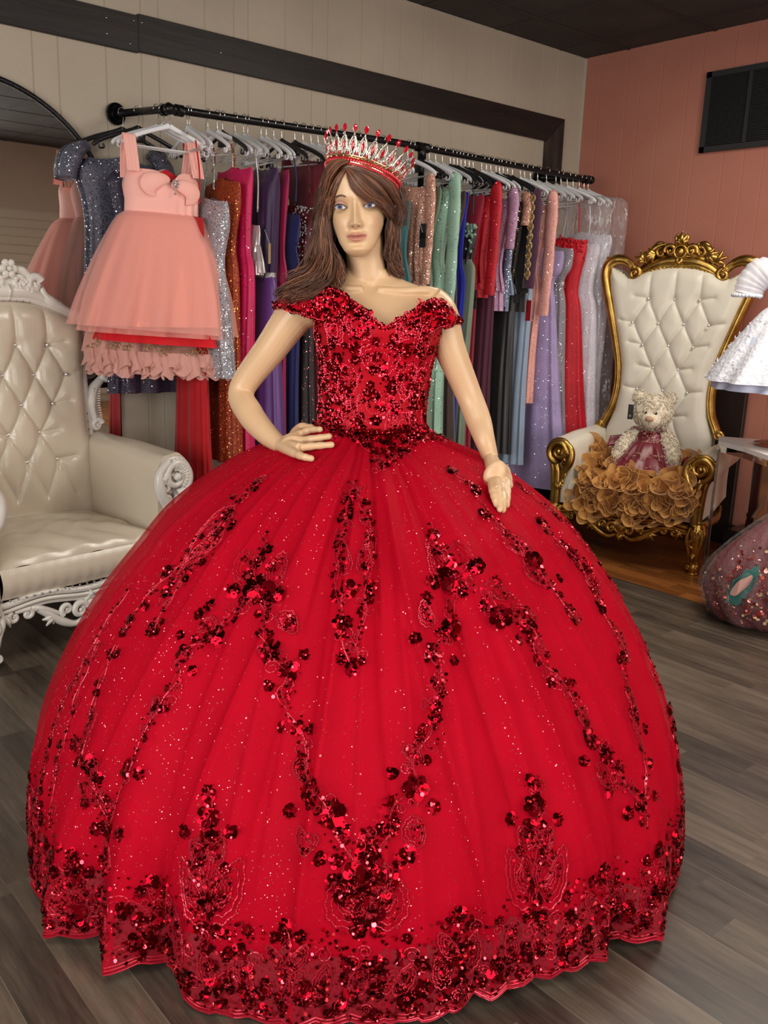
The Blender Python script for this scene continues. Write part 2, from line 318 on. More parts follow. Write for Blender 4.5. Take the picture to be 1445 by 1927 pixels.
def RF(th, z, fold=1.0):
    th = (A(th) + math.pi) % (2 * math.pi) - math.pi; d = np.degrees(th); r = prof(z)
    w_ = np.clip((.62 - z) / .6, 0, 1); w_ = w_ * w_ * (3 - 2 * w_)
    r = r + fold * w_ ** 1.3 * np.interp(d, HT, HD)
    g = np.clip((1.06 - z) / .9, 0, 1)
    r = r + fold * (.0045 * np.sin(17 * th + 1 + 1.5 * z) + .0035 * np.sin(29 * th + 2 * z) + .0018 * np.sin(61 * th + 3 * z)) * (g * .9 + .1)
    tw = np.exp(-np.clip(1.05 - z, 0, 2) / .16); r = r + .008 * fold * tw * (np.abs(np.sin(38 * th + .7 * np.sin(5 * th))) - .5)
    for a, b_, am in RID:
        c_ = a + (b_ - a) * g; x = (d - c_); r = r + fold * 2.4 * am * (.35 + .65 * np.sin(np.pi * np.clip(g, 0, 1) ** .7)) * np.where(x > 0, np.exp(-x / 3.2), np.exp(x / .7))
    return r
def SP(th, z, off=0.0, fold=1.0):
    r = RF(th, z, fold) + off; return np.stack([r * np.cos(th), r * np.sin(th), z + 0 * r], -1)
def SN(th, z):
    e = .012; a = SP(th + e, z, 0, .6) - SP(th - e, z, 0, .6); b_ = SP(th, z + e, 0, .6) - SP(th, z - e, 0, .6); return nrm(np.cross(a, b_))
def hit(x, y):
    d = ray(x, y); dm = A([d @ EU, d @ EV, d[2]]); t = np.linspace(1.1, 3.2, 1400)[:, None]; P = OM + dm * t
    rho = np.hypot(P[:, 0], P[:, 1]); s = rho - RF(np.arctan2(P[:, 1], P[:, 0]), P[:, 2]); ok = (s < 0) & (P[:, 2] < 1.08) & (P[:, 2] > -.05)
    if ok.any(): i = ok.argmax()
    else: i = np.where((P[:, 2] < 1.05) & (P[:, 2] > 0), s, 9).argmin()
    p = P[i]; return math.atan2(p[1], p[0]), p[2]

RED_T = glitter('red_glitter_tulle', (.46, .003, .018, 1), (1, .50, .48, 1), cell=.0024, dens=.05, rough=.75, tilt=1.3, alpha=.62, vary=.06, grough=.25, spec=.03)
RED_S = glitter('red_satin', (.60, .004, .016, 1), (1, .5, .45, 1), cell=.005, dens=.03, rough=.45, tilt=1.0, vary=.04, spec=.05)
THREAD = mat('red_embroidery_thread', (.55, .012, .04, 1), .35, .3)
SEQ_D = mat('dark_red_sequin', (.22, .002, .008, 1), .16, 1.0)
SEQ_B = mat('bright_red_sequin', (.92, .05, .07, 1), .13, 1.0)
BEAD = mat('red_glass_bead', (.62, .025, .055, 1), .1, .7)
LACE = mat('dark_red_lace', (.20, .002, .010, 1), .6, .1)
GM = [THREAD, SEQ_D, SEQ_B, BEAD, LACE]
gown = thing('ball_gown', 'huge red off-shoulder ball gown with sequinned floral lace worn by the mannequin', 'gown', tuple(MC), MROT)
# satin lining and tulle overlay
th = np.linspace(-math.pi, math.pi, 560, endpoint=False)
zz = 1.075 - (1.075 - .10) * np.linspace(0, 1, 90) ** 1.0
T_, Z_ = np.meshgrid(th, zz); MB().grid(SP(T_, Z_, -.016, .8), cv=True, flip=True).build('satin_underskirt', RED_S, gown)
def hemz(th): return .020 + .010 * (1 - np.abs(np.sin(th * 42))) + .012 * np.sin(5 * th + .6) + .008 * np.sin(11 * th)
u = np.linspace(0, 1, 130) ** .94; th = np.linspace(-math.pi, math.pi, 900, endpoint=False)
T_, U_ = np.meshgrid(th, u); Z_ = 1.075 - (1.075 - hemz(T_)) * U_
MB().grid(SP(T_, Z_), cv=True, flip=True).build('tulle_overskirt', RED_T, gown)
def petticoat():
    b = MB(); th = np.linspace(-math.pi, math.pi, 200, endpoint=False); T_, Z_ = np.meshgrid(th, np.linspace(.30, .012, 12))
    b.grid(SP(T_, Z_, -.035 - .10 * (.30 - Z_), .6), cv=True, flip=True); b.build('tulle_petticoat', mat('dark_red_net', (.16, .003, .008, 1), .8), gown)
petticoat()

# ---- appliqué vocabulary; a surface is anything that turns (a, b) into a point and a normal
def flower(b, P, N, s, bright=.25, n=6):
    s = s * 1.12
    x = nrm(np.cross(N, [.2, .3, .93])); y = np.cross(N, x); ph = random.random() * 6
    for k in range(n):
        a = ph + k * 2 * math.pi / n; dr = math.cos(a) * x + math.sin(a) * y
        nn = N + A([random.gauss(0, .28) for _ in range(3)]) + dr * .25
        b.disc(P + dr * s * .62 + N * (.0016 + .0008 * (k % 2)), nn, s * .46, 7, 1, ph=random.random())
        for q in range(2):
            if random.random() < .75:
                p2 = P + dr * s * random.uniform(.3, 1.0) + nrm(np.cross(N, dr)) * s * random.uniform(-.3, .3)
                b.disc(p2 + N * .0042, N + A([random.gauss(0, .38) for _ in range(3)]), s * random.uniform(.12, .19), 6, 2 if random.random() < bright * 1.3 + .25 else 1)
    for k in range(6):
        a = random.random() * 6.3; r = s * random.uniform(0, .26)
        b.ell(P + (math.cos(a) * x + math.sin(a) * y) * r + N * .005, s * .075, 5, 4, 3)
def surf(a, z, off=0.0): return SP(A(a), A(z), off), SN(A(a), A(z))
def onsurf(P, off=.002):
    P = A(P, float); a = np.arctan2(P[..., 1], P[..., 0]); z = P[..., 2]; return SP(a, z, off), SN(a, z)
def curl(b, P, N, T, r, hand=1, turns=1.25, beads=True, wd=.0013, proj=onsurf):
    """embroidered scroll that leaves P along T and winds into a spiral"""
    T = nrm(T - N * (T @ N)); B = np.cross(N, T) * hand; n = int(14 * turns) + 4; a = np.linspace(0, 2 * math.pi * turns, n); rr = r * (1 - .72 * a / a[-1]); c = P + B * r
    pts = c + np.outer(np.sin(a) * rr, T) - np.outer(np.cos(a) * rr, B); pts, NN = proj(pts)
    b.tube(pts, wd, 4, False, 0)
    if beads:
        for i in range(0, n, 2): b.ell(pts[i] + NN[i] * .0015, .0019, 5, 4, 3)
def vine(b, pts, fl=(), dens=1.0, spread=.014, proj=onsurf, curls=True, sc=1.0):
    L_ = np.r_[0, np.cumsum(np.linalg.norm(np.diff(pts, axis=0), axis=1))]; n = max(6, int(L_[-1] / .006)); s = np.linspace(0, L_[-1], n)
    P = np.stack([np.interp(s, L_, pts[:, k]) for k in range(3)], -1); T = nrm(np.gradient(P, axis=0)); P0, N = proj(P); B = np.cross(N, T)
    P1, N = proj(P0 + B * (.005 * np.sin(s / .018))[:, None]); b.tube(P1, .0016 * sc, 4, False, 0)
    P2, _ = proj(P0 - B * (.006 * np.sin(s / .021 + 1))[:, None]); b.tube(P2, .0012 * sc, 4, False, 0)
    for i in range(n):
        if random.random() < .6 * dens: b.ell(P1[i] + N[i] * .002, .0021, 5, 4, 3)
        if random.random() < .75 * dens:
            q = P0[i] + B[i] * random.gauss(0, spread * .6) + T[i] * random.gauss(0, .004); q, nq = proj(q)
            b.disc(q + nq * .0035, nq + A([random.gauss(0, .35) for _ in range(3)]), random.uniform(.0022, .0042), 6, 2 if random.random() < .30 else 1)
        if curls and random.random() < .13 * dens:
            h_ = random.choice((-1, 1)); curl(b, P0[i], N[i], T[i] * random.choice((-1, 1)) + B[i] * .3, random.uniform(.008, .016) * sc, h_)
        if random.random() < .09 * dens:
            q, nq = proj(P0[i] + B[i] * random.choice((-1, 1)) * spread); flower(b, q, nq, random.uniform(.007, .010) * sc, .3, 5)
def paisley(b, c, ax, ln, wd, proj=onsurf, hand=1):
    """beaded double outline of a curling leaf round centre c along ax"""
    (c0, N) = proj(c); ax = nrm(ax - N * (ax @ N)); B = np.cross(N, ax) * hand
    a = np.linspace(-.2, 2 * math.pi * .93, 44); r = 1 - .05 * np.cos(11 * a)
    for k, (f, w_) in enumerate(((1.0, .0018), (.74, .0013), (.45, .0012))):
        x = -np.cos(a) * ln * f * .5; y = np.sin(a) * wd * f * .5 * (1 + .35 * np.cos(a)) + ln * .12 * f * np.sin(a * .5) ** 2
        q, nq = proj(c0 + np.outer(x * r, ax) + np.outer(y * r, B)); b.tube(q, w_, 4, False, 0)
        for i in range(0, 44, 1 if k == 0 else 2): b.ell(q[i] + nq[i] * .0018, .0020 if k == 0 else .0017, 5, 4, 3)
    for k in range(10):
        q, nq = proj(c0 + ax * random.uniform(-.35, .35) * ln + B * random.uniform(-.25, .3) * wd)
        b.disc(q + nq * .003, nq + A([random.gauss(0, .35) for _ in range(3)]), random.uniform(.0025, .0045), 6, 2 if random.random() < .35 else 1)
def hp(pl): return A([SP(*hit(x, y)) for x, y in pl])
def vine_px(pl, flowers=(), pais=(), dens=1.0, spread=.014, sc=1.0, name='lace_applique'):
    b = MB()
    if pl: vine(b, smoothpath(hp(pl), 12 * len(pl)), dens=dens, spread=spread, sc=sc)
    for x, y, s in flowers:
        P, N = surf(*hit(x, y)); flower(b, P, N, s * 1.22)
    for x, y, x2, y2, wd, hd in pais:
        p = hp([(x, y), (x2, y2)]); c = (p[0] + p[1]) / 2; paisley(b, c, p[1] - p[0], np.linalg.norm(p[1] - p[0]), wd, hand=hd)
    o = b.build(name, GM, gown, smooth=False); return o
F_ = .017
vine_px([(500, 902), (475, 915), (448, 945), (415, 985), (385, 1020), (345, 1062), (300, 1095), (265, 1140), (230, 1190)], [(485, 908, .010), (430, 968, .012), (425, 975, .010), (315, 1075, .012), (245, 1165, .012), (232, 1190, .010)], [(440, 950, 330, 1075, .05, 1), (415, 1000, 345, 1090, .035, -1)], 1.4, .018)
vine_px([(440, 965), (410, 1020), (370, 1060), (345, 1090), (320, 1130), (290, 1185)], [(350, 1082, .015), (312, 1115, .011), (285, 1185, .013), (325, 1095, .009)], [], 1.3)
vine_px([(222, 1215), (205, 1250), (185, 1300), (172, 1350), (160, 1400), (150, 1440)], [(208, 1235, .009), (182, 1305, .009), (165, 1375, .011)], [(180, 1330, 165, 1380, .03, 1)], .8, .010)
vine_px([(495, 1005), (500, 1035), (480, 1060), (488, 1110)], [(502, 1035, .013), (487, 1108, .026), (438, 1112, .013), (522, 1118, .014), (480, 1060, .009), (510, 1068, .009), (505, 1135, .010)],
        [(462, 1100, 470, 1035, .045, 1), (520, 1100, 525, 1040, .045, -1), (410, 1165, 375, 1180, .03, 1), (530, 1150, 550, 1195, .04, 1)], 1.3)
vine_px([(485, 1115), (455, 1140), (430, 1165), (400, 1200), (365, 1215), (345, 1230), (335, 1275), (310, 1320), (285, 1350), (265, 1400), (245, 1445), (225, 1500), (205, 1560), (200, 1620)],
        [(398, 1200, .022), (345, 1230, .017), (363, 1262, .009), (340, 1195, .008), (396, 1140, .012), (375, 1155, .010), (240, 1448, .017), (262, 1455, .010), (205, 1555, .018), (180, 1560, .011), (225, 1570, .011), (300, 1330, .012)], [(300, 1310, 285, 1350, .028, 1), (200, 1580, 205, 1640, .045, 1)], 1.2, .014)
vine_px([(140, 1385), (150, 1410), (172, 1445), (185, 1490), (200, 1530), (205, 1560)], [(142, 1400, .014), (168, 1440, .018), (185, 1465, .011), (145, 1435, .009), (160, 1510, .010)], [(155, 1460, 185, 1520, .035, 1)], 1.4)
vine_px([(487, 1112), (500, 1160), (505, 1225), (545, 1262), (525, 1300), (545, 1340), (558, 1368), (580, 1420), (585, 1480), (622, 1530), (640, 1590), (680, 1640)],
        [(505, 1222, .020), (545, 1262, .017), (572, 1232, .009), (545, 1170, .011), (505, 1290, .009), (558, 1368, .012), (532, 1368, .009), (585, 1372, .009), (583, 1487, .019), (565, 1440, .009), (622, 1530, .022), (545, 1525, .011), (645, 1560, .012), (628, 1660, .015), (600, 1615, .011)],
        [(585, 1600, 570, 1555, .045, 1), (560, 1430, 580, 1475, .03, -1)], 1.3, .015)
vine_px([(810, 985), (815, 1020), (830, 1060), (855, 1088)], [(813, 1005, .010), (835, 1030, .008), (855, 1088, .027), (895, 1064, .014), (815, 1095, .014), (870, 1110, .013), (850, 1060, .012)],
        [(830, 1085, 810, 1020, .05, 1), (870, 1075, 850, 1020, .05, -1), (905, 1100, 965, 1130, .04, 1), (805, 1180, 800, 1130, .035, 1)], 1.3)
vine_px([(855, 1090), (850, 1140), (845, 1182), (812, 1228), (830, 1270), (815, 1320), (808, 1370), (795, 1400), (775, 1440), (782, 1485), (738, 1525), (725, 1575), (695, 1630)],
        [(845, 1183, .021), (812, 1230, .018), (782, 1200, .010), (803, 1125, .011), (853, 1243, .009), (790, 1385, .009), (822, 1330, .009), (818, 1358, .010), (738, 1455, .010), (803, 1430, .008), (783, 1482, .019), (735, 1523, .021), (815, 1518, .012), (770, 1605, .014), (735, 1655, .014), (720, 1560, .011), (700, 1590, .012)],
        [(775, 1590, 790, 1535, .045, 1), (765, 1400, 790, 1440, .03, 1)], 1.3, .015)
vine_px([(860, 1090), (905, 1115), (940, 1150), (990, 1180), (1005, 1220), (1040, 1265), (1075, 1310), (1095, 1350), (1105, 1390), (1140, 1420), (1170, 1470), (1205, 1510), (1215, 1560)],
        [(942, 1160, .019), (992, 1183, .018), (935, 1095, .012), (910, 1140, .010), (990, 1148, .008), (975, 1205, .009), (1010, 1245, .010), (1035, 1285, .009), (1075, 1285, .008), (1105, 1388, .018), (1140, 1418, .018), (1098, 1432, .010), (1145, 1490, .013), (1205, 1510, .019), (1180, 1530, .012), (1232, 1498, .010), (1165, 1440, .010)],
        [(960, 1140, 1010, 1175, .035, 1), (1085, 1330, 1105, 1375, .03, 1), (1120, 1440, 1150, 1490, .04, 1)], 1.3, .014)
vine_px([(663, 905), (655, 960), (640, 1020), (635, 1090), (645, 1180), (655, 1250)], [(658, 935, .010), (660, 968, .014), (635, 1025, .009), (658, 1108, .016), (638, 1170, .011), (640, 1240, .009), (660, 1255, .014), (632, 1120, .009)], [(650, 1080, 645, 1000, .035, 1)], 1.1, .012)
vine_px([(663, 905), (680, 950), (694, 1000), (695, 1070), (685, 1150), (672, 1240)], [(690, 945, .008), (695, 1010, .010), (692, 1100, .009), (680, 1150, .008), (640, 1195, .009)], [(682, 1080, 690, 1000, .035, -1)], 1.1, .010)
vine_px([(848, 885), (885, 915), (915, 960), (950, 1000), (985, 1040), (1015, 1085), (1045, 1115), (1070, 1150), (1088, 1170)], [(850, 886, .012), (882, 910, .010), (895, 925, .010), (912, 968, .013), (952, 1005, .010), (1005, 1055, .018), (1070, 1145, .013), (1035, 1098, .012), (1052, 1088, .009)],
        [(945, 1010, 1010, 1055, .05, 1), (985, 1070, 1035, 1105, .035, 1)], 1.4, .014)
vine_px([(1018, 980), (1040, 1010), (1075, 1045), (1100, 1080), (1120, 1115), (1130, 1145), (1155, 1190), (1172, 1235), (1178, 1285), (1190, 1340), (1205, 1400), (1215, 1450), (1208, 1500)],
        [(1018, 982, .014), (1058, 1025, .011), (1080, 1045, .015), (1105, 1070, .013), (1130, 1142, .017), (1172, 1235, .012), (1192, 1345, .018), (1212, 1372, .010), (1150, 1175, .009), (1222, 1438, .011)], [(1160, 1180, 1180, 1240, .03, 1), (1175, 1290, 1195, 1335, .03, 1), (1100, 1080, 1125, 1120, .04, 1)], 1.4, .013)
vine_px([(960, 905), (995, 930), (1040, 965), (1080, 1000), (1115, 1040), (1150, 1080), (1185, 1125)], [(975, 915, .009), (1050, 975, .010), (1090, 1008, .009), (1130, 1060, .009)], [], 1.3, .010)
vine_px([(1240, 1185), (1258, 1220), (1272, 1265), (1283, 1310)], [(1255, 1215, .009)], [], 1.2, .008)
vine_px([(1262, 1330), (1266, 1370), (1272, 1410), (1278, 1450), (1282, 1500), (1284, 1560), (1280, 1610)], [(1263, 1335, .014), (1268, 1365, .012), (1270, 1395, .011), (1275, 1440, .010)], [], 1.4, .010)
vine_px([(150, 1265), (122, 1320), (100, 1380), (84, 1450), (74, 1520), (72, 1590), (78, 1650)], [(118, 1330, .009), (95, 1400, .009), (80, 1470, .009), (77, 1540, .010)], [], 1.5, .011)
vine_px([(190, 1205), (165, 1260), (142, 1320), (125, 1375), (112, 1430), (102, 1480), (96, 1560)], [(112, 1400, .009)], [], .8, .008)
vine_px([(245, 1110), (215, 1150), (190, 1190), (165, 1235), (140, 1290)], [], [], 1.0, .008)
# bright centre cluster and the tall medallions standing on the hem
def medallion(x, y0, y1, wpx, fl=(), name='lace_applique'):
    h_ = y1 - y0; m = lambda fx, fy: (x + fx * wpx, y0 + fy * h_)
    P = lambda fx, fy, gx, gy, wd, hd: m(fx, fy) + m(gx, gy) + (wd, hd)
    k = wpx / 60
    o = vine_px([m(0, 0), m(.05, .15), m(-.03, .3), m(0, .45), m(0, .6), m(.03, .8)], [m(0, .05) + (.012,), m(-.0, .2) + (.017,), m(0, .36) + (.019,), m(.02, .80) + (.024,), m(-.55, .3) + (.011,), m(.55, .3) + (.011,), m(-.35, .52) + (.009,), m(.4, .55) + (.009,), m(-.15, .95) + (.013,), m(.2, .97) + (.012,)],
            [P(-.18, .92, -.48, .48, .040 * k, 1), P(.22, .92, .52, .48, .040 * k, -1), P(-.1, .5, -.4, .36, .03 * k, -1), P(.1, .5, .42, .36, .03 * k, 1), P(-.3, .78, -.1, .55, .03 * k, 1), P(.3, .78, .12, .55, .03 * k, -1)], 1.3, .016)
medallion(392, 1480, 1760, 80); medallion(1005, 1460, 1730, 80); medallion(135, 1600, 1740, 60); medallion(690, 1560, 1760, 110)
b = MB()
for (x, y, s) in ((685, 1600, .016), (668, 1640, .020), (700, 1650, .020), (682, 1680, .022), (655, 1665, .016), (705, 1620, .016), (690, 1655, .015), (640, 1690, .014), (722, 1690, .014)):
    P, N = surf(*hit(x, y)); flower(b, P + N * .003, N, s, .95)
b.build('sequin_cluster', GM, gown, smooth=False)['label'] = 'bright cluster of shiny red sequins'
# small palmettes above the hem band
for (x, y) in ((285, 1660), (540, 1745), (862, 1720), (1135, 1640), (1240, 1600)):
    vine_px([(x, y), (x + 4, y + 40), (x - 4, y + 80)], [(x, y, .014), (x - 22, y + 18, .010), (x + 24, y + 16, .010), (x, y + 75, .018)], [(x - 8, y + 80, x - 30, y + 30, .03, 1), (x + 8, y + 80, x + 30, y + 30, .03, -1)], 1.2, .01)
# hem band all round
for k in range(24):
    a0 = -math.pi + k * math.pi / 12; b = MB(); front = -175 < math.degrees(a0) < 20
    step = math.radians(2.6 if front else 4.2); n = int(round((math.pi / 12) / step))
    for i in range(n):
        a = a0 + (i + .5) * step; hz = float(hemz(A(a)))
        for z, s, pr in ((hz + .030, .013, .95), (hz + .065, .021, .9), (hz + .10, .014, .7), (hz + .135, .017, .55), (hz + .18, .011, .3)):
            if random.random() < pr:
                P, N = surf(a + random.uniform(-.3, .3) * step, z + random.uniform(-.012, .012)); flower(b, P + N * .001, N, s * random.uniform(.75, 1.1), .4)
        P, N = surf(a, hz + random.choice((.06, .10, .14))); T = A([0, 0, 1.]); curl(b, P, N, T + A([random.uniform(-.6, .6), random.uniform(-.6, .6), 0]), random.uniform(.012, .024), random.choice((-1, 1)), 1.5)
        P, N = surf(a + step * .5, hz + random.choice((.04, .08, .12, .16))); curl(b, P, N, A([random.uniform(-.6, .6), random.uniform(-.6, .6), 1.]), random.uniform(.010, .020), random.choice((-1, 1)), 1.5)
        if i % 2 == 0:
            P, N = surf(a, hz + .10); paisley(b, P, A([random.uniform(-.5, .5), random.uniform(-.3, .3), 1.]), .075, .034, hand=random.choice((-1, 1)))
        for q in range(34):
            P, N = surf(a + random.uniform(-.5, .5) * step, hz + .012 + .20 * random.random() ** 1.6)
            b.disc(P + N * .0035, N + A([random.gauss(0, .35) for _ in range(3)]), random.uniform(.0025, .0048), 6, 2 if random.random() < .35 else 1)
    a = np.linspace(a0, a0 + math.pi / 12, 100)
    for dz, w_ in ((.0, .0024), (.008, .0013), (.016, .0013)): b.tube(SP(a, hemz(a) + dz, .001), w_, 4, False, 0)
    for i in range(0, 100, 1):
        p = SP(a[i], hemz(a[i]) + .004, .003); b.ell(p, .0024, 5, 4, 3)
    b.build('hem_lace', GM, gown, smooth=False)
# dark lace ground behind the hem embroidery: scalloped cut-outs by size of the cells
th = np.linspace(-math.pi, math.pi, 420, endpoint=False); T_, U_ = np.meshgrid(th, np.linspace(0, 1, 14))
Zh = hemz(T_) + (.105 + .035 * np.abs(np.sin(T_ * 12)) + .03 * np.abs(np.sin(T_ * 31 + 1))) * U_
tl = NT('red_lace_ground'); c = tl.co(); vv = tl.n('ShaderNodeTexVoronoi', feature='DISTANCE_TO_EDGE'); vv.inputs['Scale'].default_value = 75; tl.l(c, vv.inputs['Vector'])
tl.set(Base_Color=(.24, .002, .012, 1), Roughness=.5, Alpha=tl.math('ADD', tl.math('MULTIPLY', tl.math('LESS_THAN', vv.outputs['Distance'], .22), .45), .42))
MB().grid(SP(T_, Zh, .0008), cv=True).build('hem_lace_ground', tl.m, gown)
# vines on the far side of the skirt
for k in range(7):
    a0 = math.radians(8 + k * 26); b = MB(); z = np.linspace(.16, .8, 14); a = a0 + .09 * np.sin(z * 9 + k)
    vine(b, SP(a, z), dens=.7, spread=.014)
    for i in range(0, 14, 2): P, N = surf(a[i], z[i]); flower(b, P, N, .015)
    b.build('lace_applique', GM, gown, smooth=False)
# ---- bodice
BZ = A([1.00, 1.04, 1.10, 1.16, 1.22, 1.28, 1.33, 1.37, 1.41, 1.45]); BU = A([.165, .150, .139, .138, .142, .152, .163, .171, .176, .17]); BV = A([.13, .118, .108, .108, .116, .128, .134, .122, .10, .08])
BC = .004
def BP(t, z, off=0.0):
    z = A(z, float); t = A(t, float); ru = np.interp(z, BZ, BU) + off; rv = np.interp(z, BZ, BV) + off; cu = BC + .01 * np.clip((z - 1.1) / .25, 0, 1)
    x = ru * np.sign(np.cos(t)) * np.abs(np.cos(t)) ** .92; y = rv * np.sin(t)
    fr = np.clip(-np.sin(t), 0, 1)
    for s in (-1, 1): y = y - .026 * np.exp(-((x - .012 - s * .078) / .052) ** 2 - ((z - 1.325) / .048) ** 2) * fr
    return np.stack([x + cu, y, z + 0 * x], -1)
def BNm(t, z): 
    e = .02; a = BP(t + e, z) - BP(t - e, z); c_ = BP(t, z + .01) - BP(t, z - .01); return nrm(np.cross(a, c_))
def bproj(P, off=.0025):
    P = A(P, float); z = P[..., 2]; ru = np.interp(z, BZ, BU); rv = np.interp(z, BZ, BV); t = np.arctan2(P[..., 1] / rv, (P[..., 0] - BC - .008) / ru); return BP(t, z, off), BNm(t, z)
def ztop(t):
    x = np.degrees((A(t) + math.pi) % (2 * math.pi) - math.pi)
    return np.interp(x, [-180, -165, -150, -135, -120, -108, -97, -87, -80, -70, -58, -45, -30, -15, 0, 40, 90, 140, 180], [1.30, 1.335, 1.385, 1.412, 1.413, 1.398, 1.372, 1.340, 1.352, 1.373, 1.390, 1.402, 1.405, 1.36, 1.315, 1.30, 1.29, 1.30, 1.30])
th = np.linspace(-math.pi, math.pi, 160, endpoint=False); T_, U_ = np.meshgrid(th, np.linspace(0, 1, 60)); Zb = ztop(T_) * (1 - U_) + 1.035 * U_
bod = MB().grid(BP(T_, Zb, .003), cv=True, flip=True).build('bodice', mat('red_bodice_satin', (.40, .003, .012, 1), .5, Specular_IOR_Level=.1), gown); solidify(bod, .003, -1)
e = MB(); a = np.linspace(-math.pi, math.pi, 220, endpoint=False); e.tube(BP(a, ztop(a), .004), .0022, 5, False, 0, closed=True); e.build('neckline_cord', mat('rose_cord', (.62, .05, .06, 1), .4, .2), gown)
def bodice_lace():
    b = MB(); cr = lambda d, z: BP(A(math.radians(d)), A(z))
    for (d, z, d2, z2, wd, hd) in ((-88, 1.30, -88, 1.22, .09, 1), (-84, 1.18, -84, 1.10, .085, -1), (-115, 1.38, -100, 1.30, .06, 1), (-58, 1.375, -72, 1.30, .06, -1), (-135, 1.36, -128, 1.29, .055, 1), (-35, 1.36, -45, 1.28, .055, -1),
        (-110, 1.24, -118, 1.15, .055, 1), (-58, 1.25, -52, 1.16, .055, -1), (-140, 1.25, -136, 1.15, .05, 1), (-35, 1.24, -38, 1.14, .05, -1), (-125, 1.12, -105, 1.07, .045, 1), (-45, 1.12, -65, 1.07, .045, -1), (-165, 1.30, -160, 1.2, .05, 1), (-12, 1.28, -15, 1.18, .05, 1), (-165, 1.15, -160, 1.07, .05, 1), (-12, 1.14, -15, 1.06, .05, 1)):
        p, q = cr(d, z), cr(d2, z2); paisley(b, (p + q) / 2, q - p, np.linalg.norm(q - p), wd, proj=bproj, hand=hd)
    for side in (-1, 1):
        for k in range(4):
            d0 = -87 + side * (14 + 20 * k); a = np.radians(np.linspace(d0, d0 + side * random.uniform(-14, 14), 10)); z = np.linspace(float(ztop(a[0])) - .01, 1.05, 10)
            vine(b, smoothpath(BP(a, z), 40), dens=.8, spread=.016, proj=bproj, sc=.9)
    for k in range(150):
        a = math.radians(random.uniform(-178, -2)); zt = float(ztop(a)); z = random.uniform(1.045, zt - .008); p, n = bproj(BP(A(a), A(z))); flower(b, p, n, random.uniform(.009, .0150), .3)
    for k in range(620):
        a = math.radians(random.uniform(-180, 0)); zt = float(ztop(a)); z = 1.04 + (zt - 1.042) * random.random(); p, n = bproj(BP(A(a), A(z)))
        b.disc(p + n * .003, n + A([random.gauss(0, .42) for _ in range(3)]), random.uniform(.0018, .0036), 6, 2 if random.random() < .30 else 1)
    for k in range(70):
        a = math.radians(random.uniform(5, 175)); z = random.uniform(1.05, 1.28); p, n = bproj(BP(A(a), A(z))); flower(b, p, n, .011, .3)
    for i in range(110):
        a = math.radians(-175 + 170 * i / 109); p, n = bproj(BP(A(a), ztop(a) - .006)); flower(b, p, n, random.uniform(.005, .009), .4, 5)
    b.build('bodice_lace', GM, gown, smooth=False)
bodice_lace()
# pointed basque where the lace runs down over the gathered skirt
b = MB()
edge = [(598, 800), (640, 812), (672, 828), (695, 850), (722, 882), (748, 852), (775, 832), (805, 826), (840, 828)]
for k in range(230):
    i = random.random() * 8; j = int(i); f = i - j; x = edge[j][0] * (1 - f) + edge[j + 1][0] * f; y = edge[j][1] * (1 - f) + edge[j + 1][1] * f
    y2 = 795 if random.random() < .75 else 800; y = y + (y2 - y) * random.random(); P, N = surf(*hit(x, y))
    if k % 3 == 0: flower(b, P, N, random.uniform(.008, .013), .3)
    else: b.disc(P + N * .004, N + A([random.gauss(0, .4) for _ in range(3)]), random.uniform(.002, .004), 6, 2 if random.random() < .3 else 1)
vine(b, smoothpath(hp(edge), 90), dens=1.5, spread=.008)
for x, y, s in ((722, 876, .012), (715, 855, .013), (735, 850, .010), (757, 848, .011), (690, 838, .010), (722, 830, .014), (655, 818, .010), (800, 812, .012), (835, 822, .011)):
    P, N = surf(*hit(x, y)); flower(b, P + N * .003, N, s, .4)
b.build('basque_lace', GM, gown, smooth=False)
# ================================================================= mannequin
man = thing('mannequin', 'beige female display mannequin with long brown wig, hand on hip, wearing the red gown', 'mannequin', tuple(MC), MROT)
HO = mp(668, 389, -.088)                       # point between the eyes
_c, _s = math.cos(math.radians(5.0)), math.sin(math.radians(5.0))   # head leans a little
_cy, _sy = math.cos(math.radians(-4)), math.sin(math.radians(-4))
HM = A([[_c, 0, _s], [0, 1, 0], [-_s, 0, _c]]).T @ A([[_cy, -_sy, 0], [_sy, _cy, 0], [0, 0, 1]])
def h2m(P): return A(P, float) @ HM.T + HO
def m2h(P): return (A(P, float) - HO) @ HM
HZ = A([-.116, -.111, -.102, -.091, -.080, -.062, -.040, -.015, .010, .035, .065, .090, .110, .124, .132])
HW = A([.012, .024, .034, .0410, .0475, .0545, .0640, .0690, .0725, .0745, .0735, .066, .053, .034, .012])
HF = A([.012, -.001, -.0085, -.0085, -.0070, -.0070, -.0050, -.0020, -.0035, -.0095, -.0085, .002, .020, .042, .068])
HB = A([.040, .052, .065, .080, .098, .125, .155, .170, .178, .182, .178, .165, .145, .120, .094])
def head_mb():
    b = MB(); z = np.linspace(HZ[0], HZ[-1], 70); W_, F1, B1 = (np.interp(z, HZ, q) for q in (HW, HF, HB)); a = np.linspace(0, 2 * np.pi, 72, endpoint=False)
    x = np.outer(W_, np.sign(np.cos(a)) * np.abs(np.cos(a)) ** .93); y = (F1 + B1)[:, None] / 2 + np.outer((B1 - F1) / 2, np.sign(np.sin(a)) * np.abs(np.sin(a)) ** .86)
    b.grid(h2m(np.stack([x, y, np.repeat(z[:, None], 72, 1)], -1)), cv=True)
    n = len(b.pts()); b.F.append(tuple(range(72))[::-1]); b.F.append(tuple(range(n - 72, n))); b.MI += [0, 0]
    return b
def G(x, c, s): return np.exp(-((x - c) / s) ** 2)
